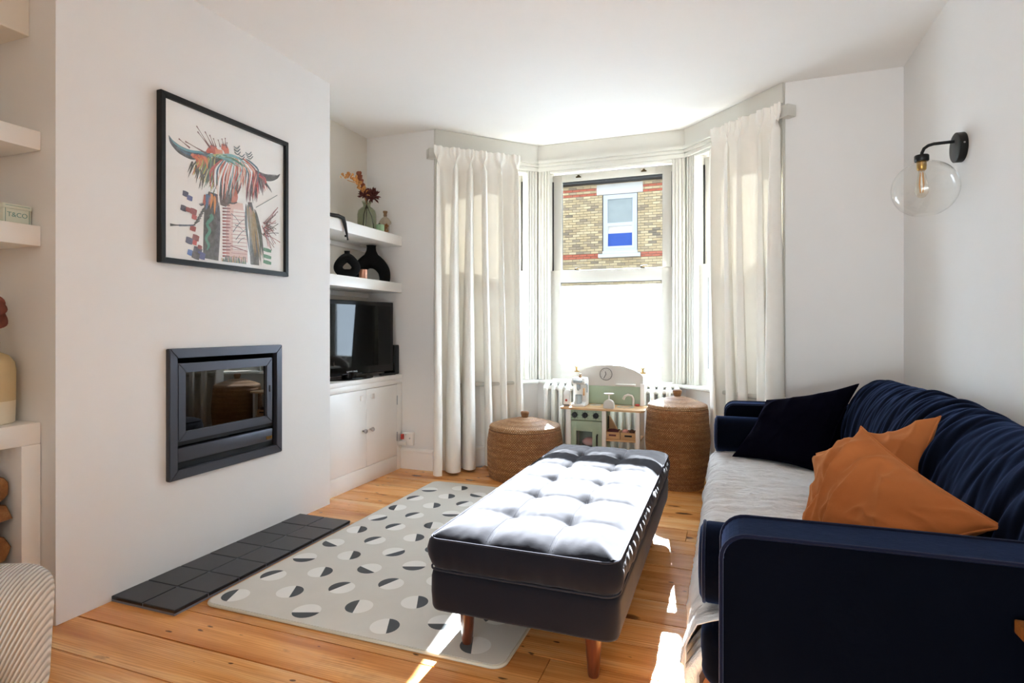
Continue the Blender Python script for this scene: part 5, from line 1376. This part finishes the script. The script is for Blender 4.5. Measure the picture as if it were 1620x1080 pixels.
# ============================================================ right wall lamp
wl = thing('wall_lamp', 'black swan-neck wall lamp with clear glass globe above the sofa', 'lamp', (XR, 3.045, 1.6))
ly = 3.045; lz = 1.886
bm = new(); add_lathe(bm, [(0, 0), (.062, 0), (.064, -.003), (.064, -.030), (.060, -.033), (0, -.033)], (XR, ly, lz), 40, axis='X', cap=False); wp = obj('wall_plate', bm, 'black_metal', wl)
bm = new(); add_tube(bm, [(XR - .015, ly - .0645, lz + .005), (XR - .015, ly - .060, lz + .005)], .004, 8); obj('fixing_screw', bm, 'steel', wp)
lx = .812
bm = new(); add_tube(bm, [(XR - .03, ly, lz + .028), (lx + .045, ly, lz + .026), (lx + .025, ly, lz + .021), (lx + .009, ly, lz + .009), (lx + .001, ly, lz - .010), (lx, ly, lz - .03)], .0068, 12); obj('swan_neck', bm, 'black_metal', wl)
bm = new(); add_lathe(bm, [(0, 1.866), (.026, 1.866), (.028, 1.863), (.028, 1.842), (.026, 1.839), (0, 1.839)], (lx, ly, 0), 28, cap=False); obj('cap', bm, 'black_metal', wl)
bm = new(); add_lathe(bm, [(.018, 1.839), (.0195, 1.83), (.0185, 1.826), (.0195, 1.82), (.0185, 1.815), (.018, 1.803), (.015, 1.799), (0, 1.799)], (lx, ly, 0), 24, cap=False); obj('lamp_holder', bm, 'brass', wl)
gzc = 1.716
P = [(.0255, 1.8385)] + [(.128 * math.sin(R(a)), gzc + .124 * math.cos(R(a))) for a in range(14, 160, 4)] + [(.050, 1.601), (.048, 1.600)]
bm = new(); add_lathe(bm, P, (lx + .012, ly, 0), 56, cap=False); obj('glass_globe', bm, 'globe_glass', wl, angle=180)
bm = new(); add_lathe(bm, [(.012, 1.80), (.014, 1.785), (.022, 1.745), (.027, 1.715), (.025, 1.695), (.014, 1.68), (0, 1.676)], (lx, ly, 0), 24, cap=False); bl_ = obj('bulb', bm, 'bottle_glass', wl, angle=180)
bm = new()
for k in range(4):
    a = R(90 * k + 20); add_tube(bm, [(lx + .006 * math.cos(a), ly + .006 * math.sin(a), 1.79), (lx + .011 * math.cos(a), ly + .011 * math.sin(a), 1.735), (lx + .006 * math.cos(a), ly + .006 * math.sin(a), 1.70)], .0016, 6)
obj('filament', bm, 'filament', bl_)

# ============================================================ foreground: armchair and side table
ac = thing('corduroy_armchair', 'cream corduroy armchair cut off by the lower left corner', 'armchair', (-1.548, .856, 0), R(20.4))
def cord_box(name, lo, hi, bev, shear, taper=0.0, axis='x'):
    bm = new(); add_box(bm, lo, hi, bev, 8)
    bmesh.ops.subdivide_edges(bm, edges=[e for e in bm.edges if e.calc_length() > .08], cuts=5, use_grid_fill=True)
    for v in bm.verts: v.co.x -= taper * (hi[2] - v.co.z) * (1 if v.co.x > (lo[0] + hi[0]) / 2 else 0)
    lay = bm.loops.layers.uv.verify()
    for f in bm.faces:
        for lp in f.loops:
            c = lp.vert.co; lp[lay].uv = ((c.x - shear * c.z + .25 * c.y) if axis == 'x' else (c.y + shear * c.x), c.z)
    return obj(name, bm, 'corduroy', ac, local=True, angle=180)
cord_box('backrest', (-.74, .0, .14), (0.0, .17, .508), .075, .45, .06)
cord_box('seat', (-.74, -.62, .14), (-.03, .02, .345), .06, .4, 0, 'y')
cord_box('armrest', (-.86, -.60, .14), (-.735, .15, .48), .055, .3, 0, 'y')
for x, y_ in ((-.70, -.56), (-.08, -.56), (-.70, .10), (-.10, .10)):
    bm = new(); add_lathe(bm, [(0, 0), (.014, 0), (.022, .145), (0, .146)], (x, y_, 0), 14); obj('leg', bm, 'walnut_leg', ac, local=True)
stb = thing('side_table', 'small dark-legged wooden side table cut off by the lower right corner', 'table', (.72, 1.09, 0))
bm = new(); add_box(bm, (.502, .84, .531), (.93, 1.338, .557), .003); obj('tabletop', bm, 'table_wood', stb)
bm = new(); add_box(bm, (.52, .86, .47), (.91, 1.32, .531), .003); obj('apron', bm, 'black_metal', stb)
for x, y_ in ((.52, .86), (.88, .86), (.52, 1.29), (.88, 1.29)):
    bm = new(); add_box(bm, (x, y_, 0), (x + .03, y_ + .03, .472), .002); obj('leg', bm, 'black_metal', stb)
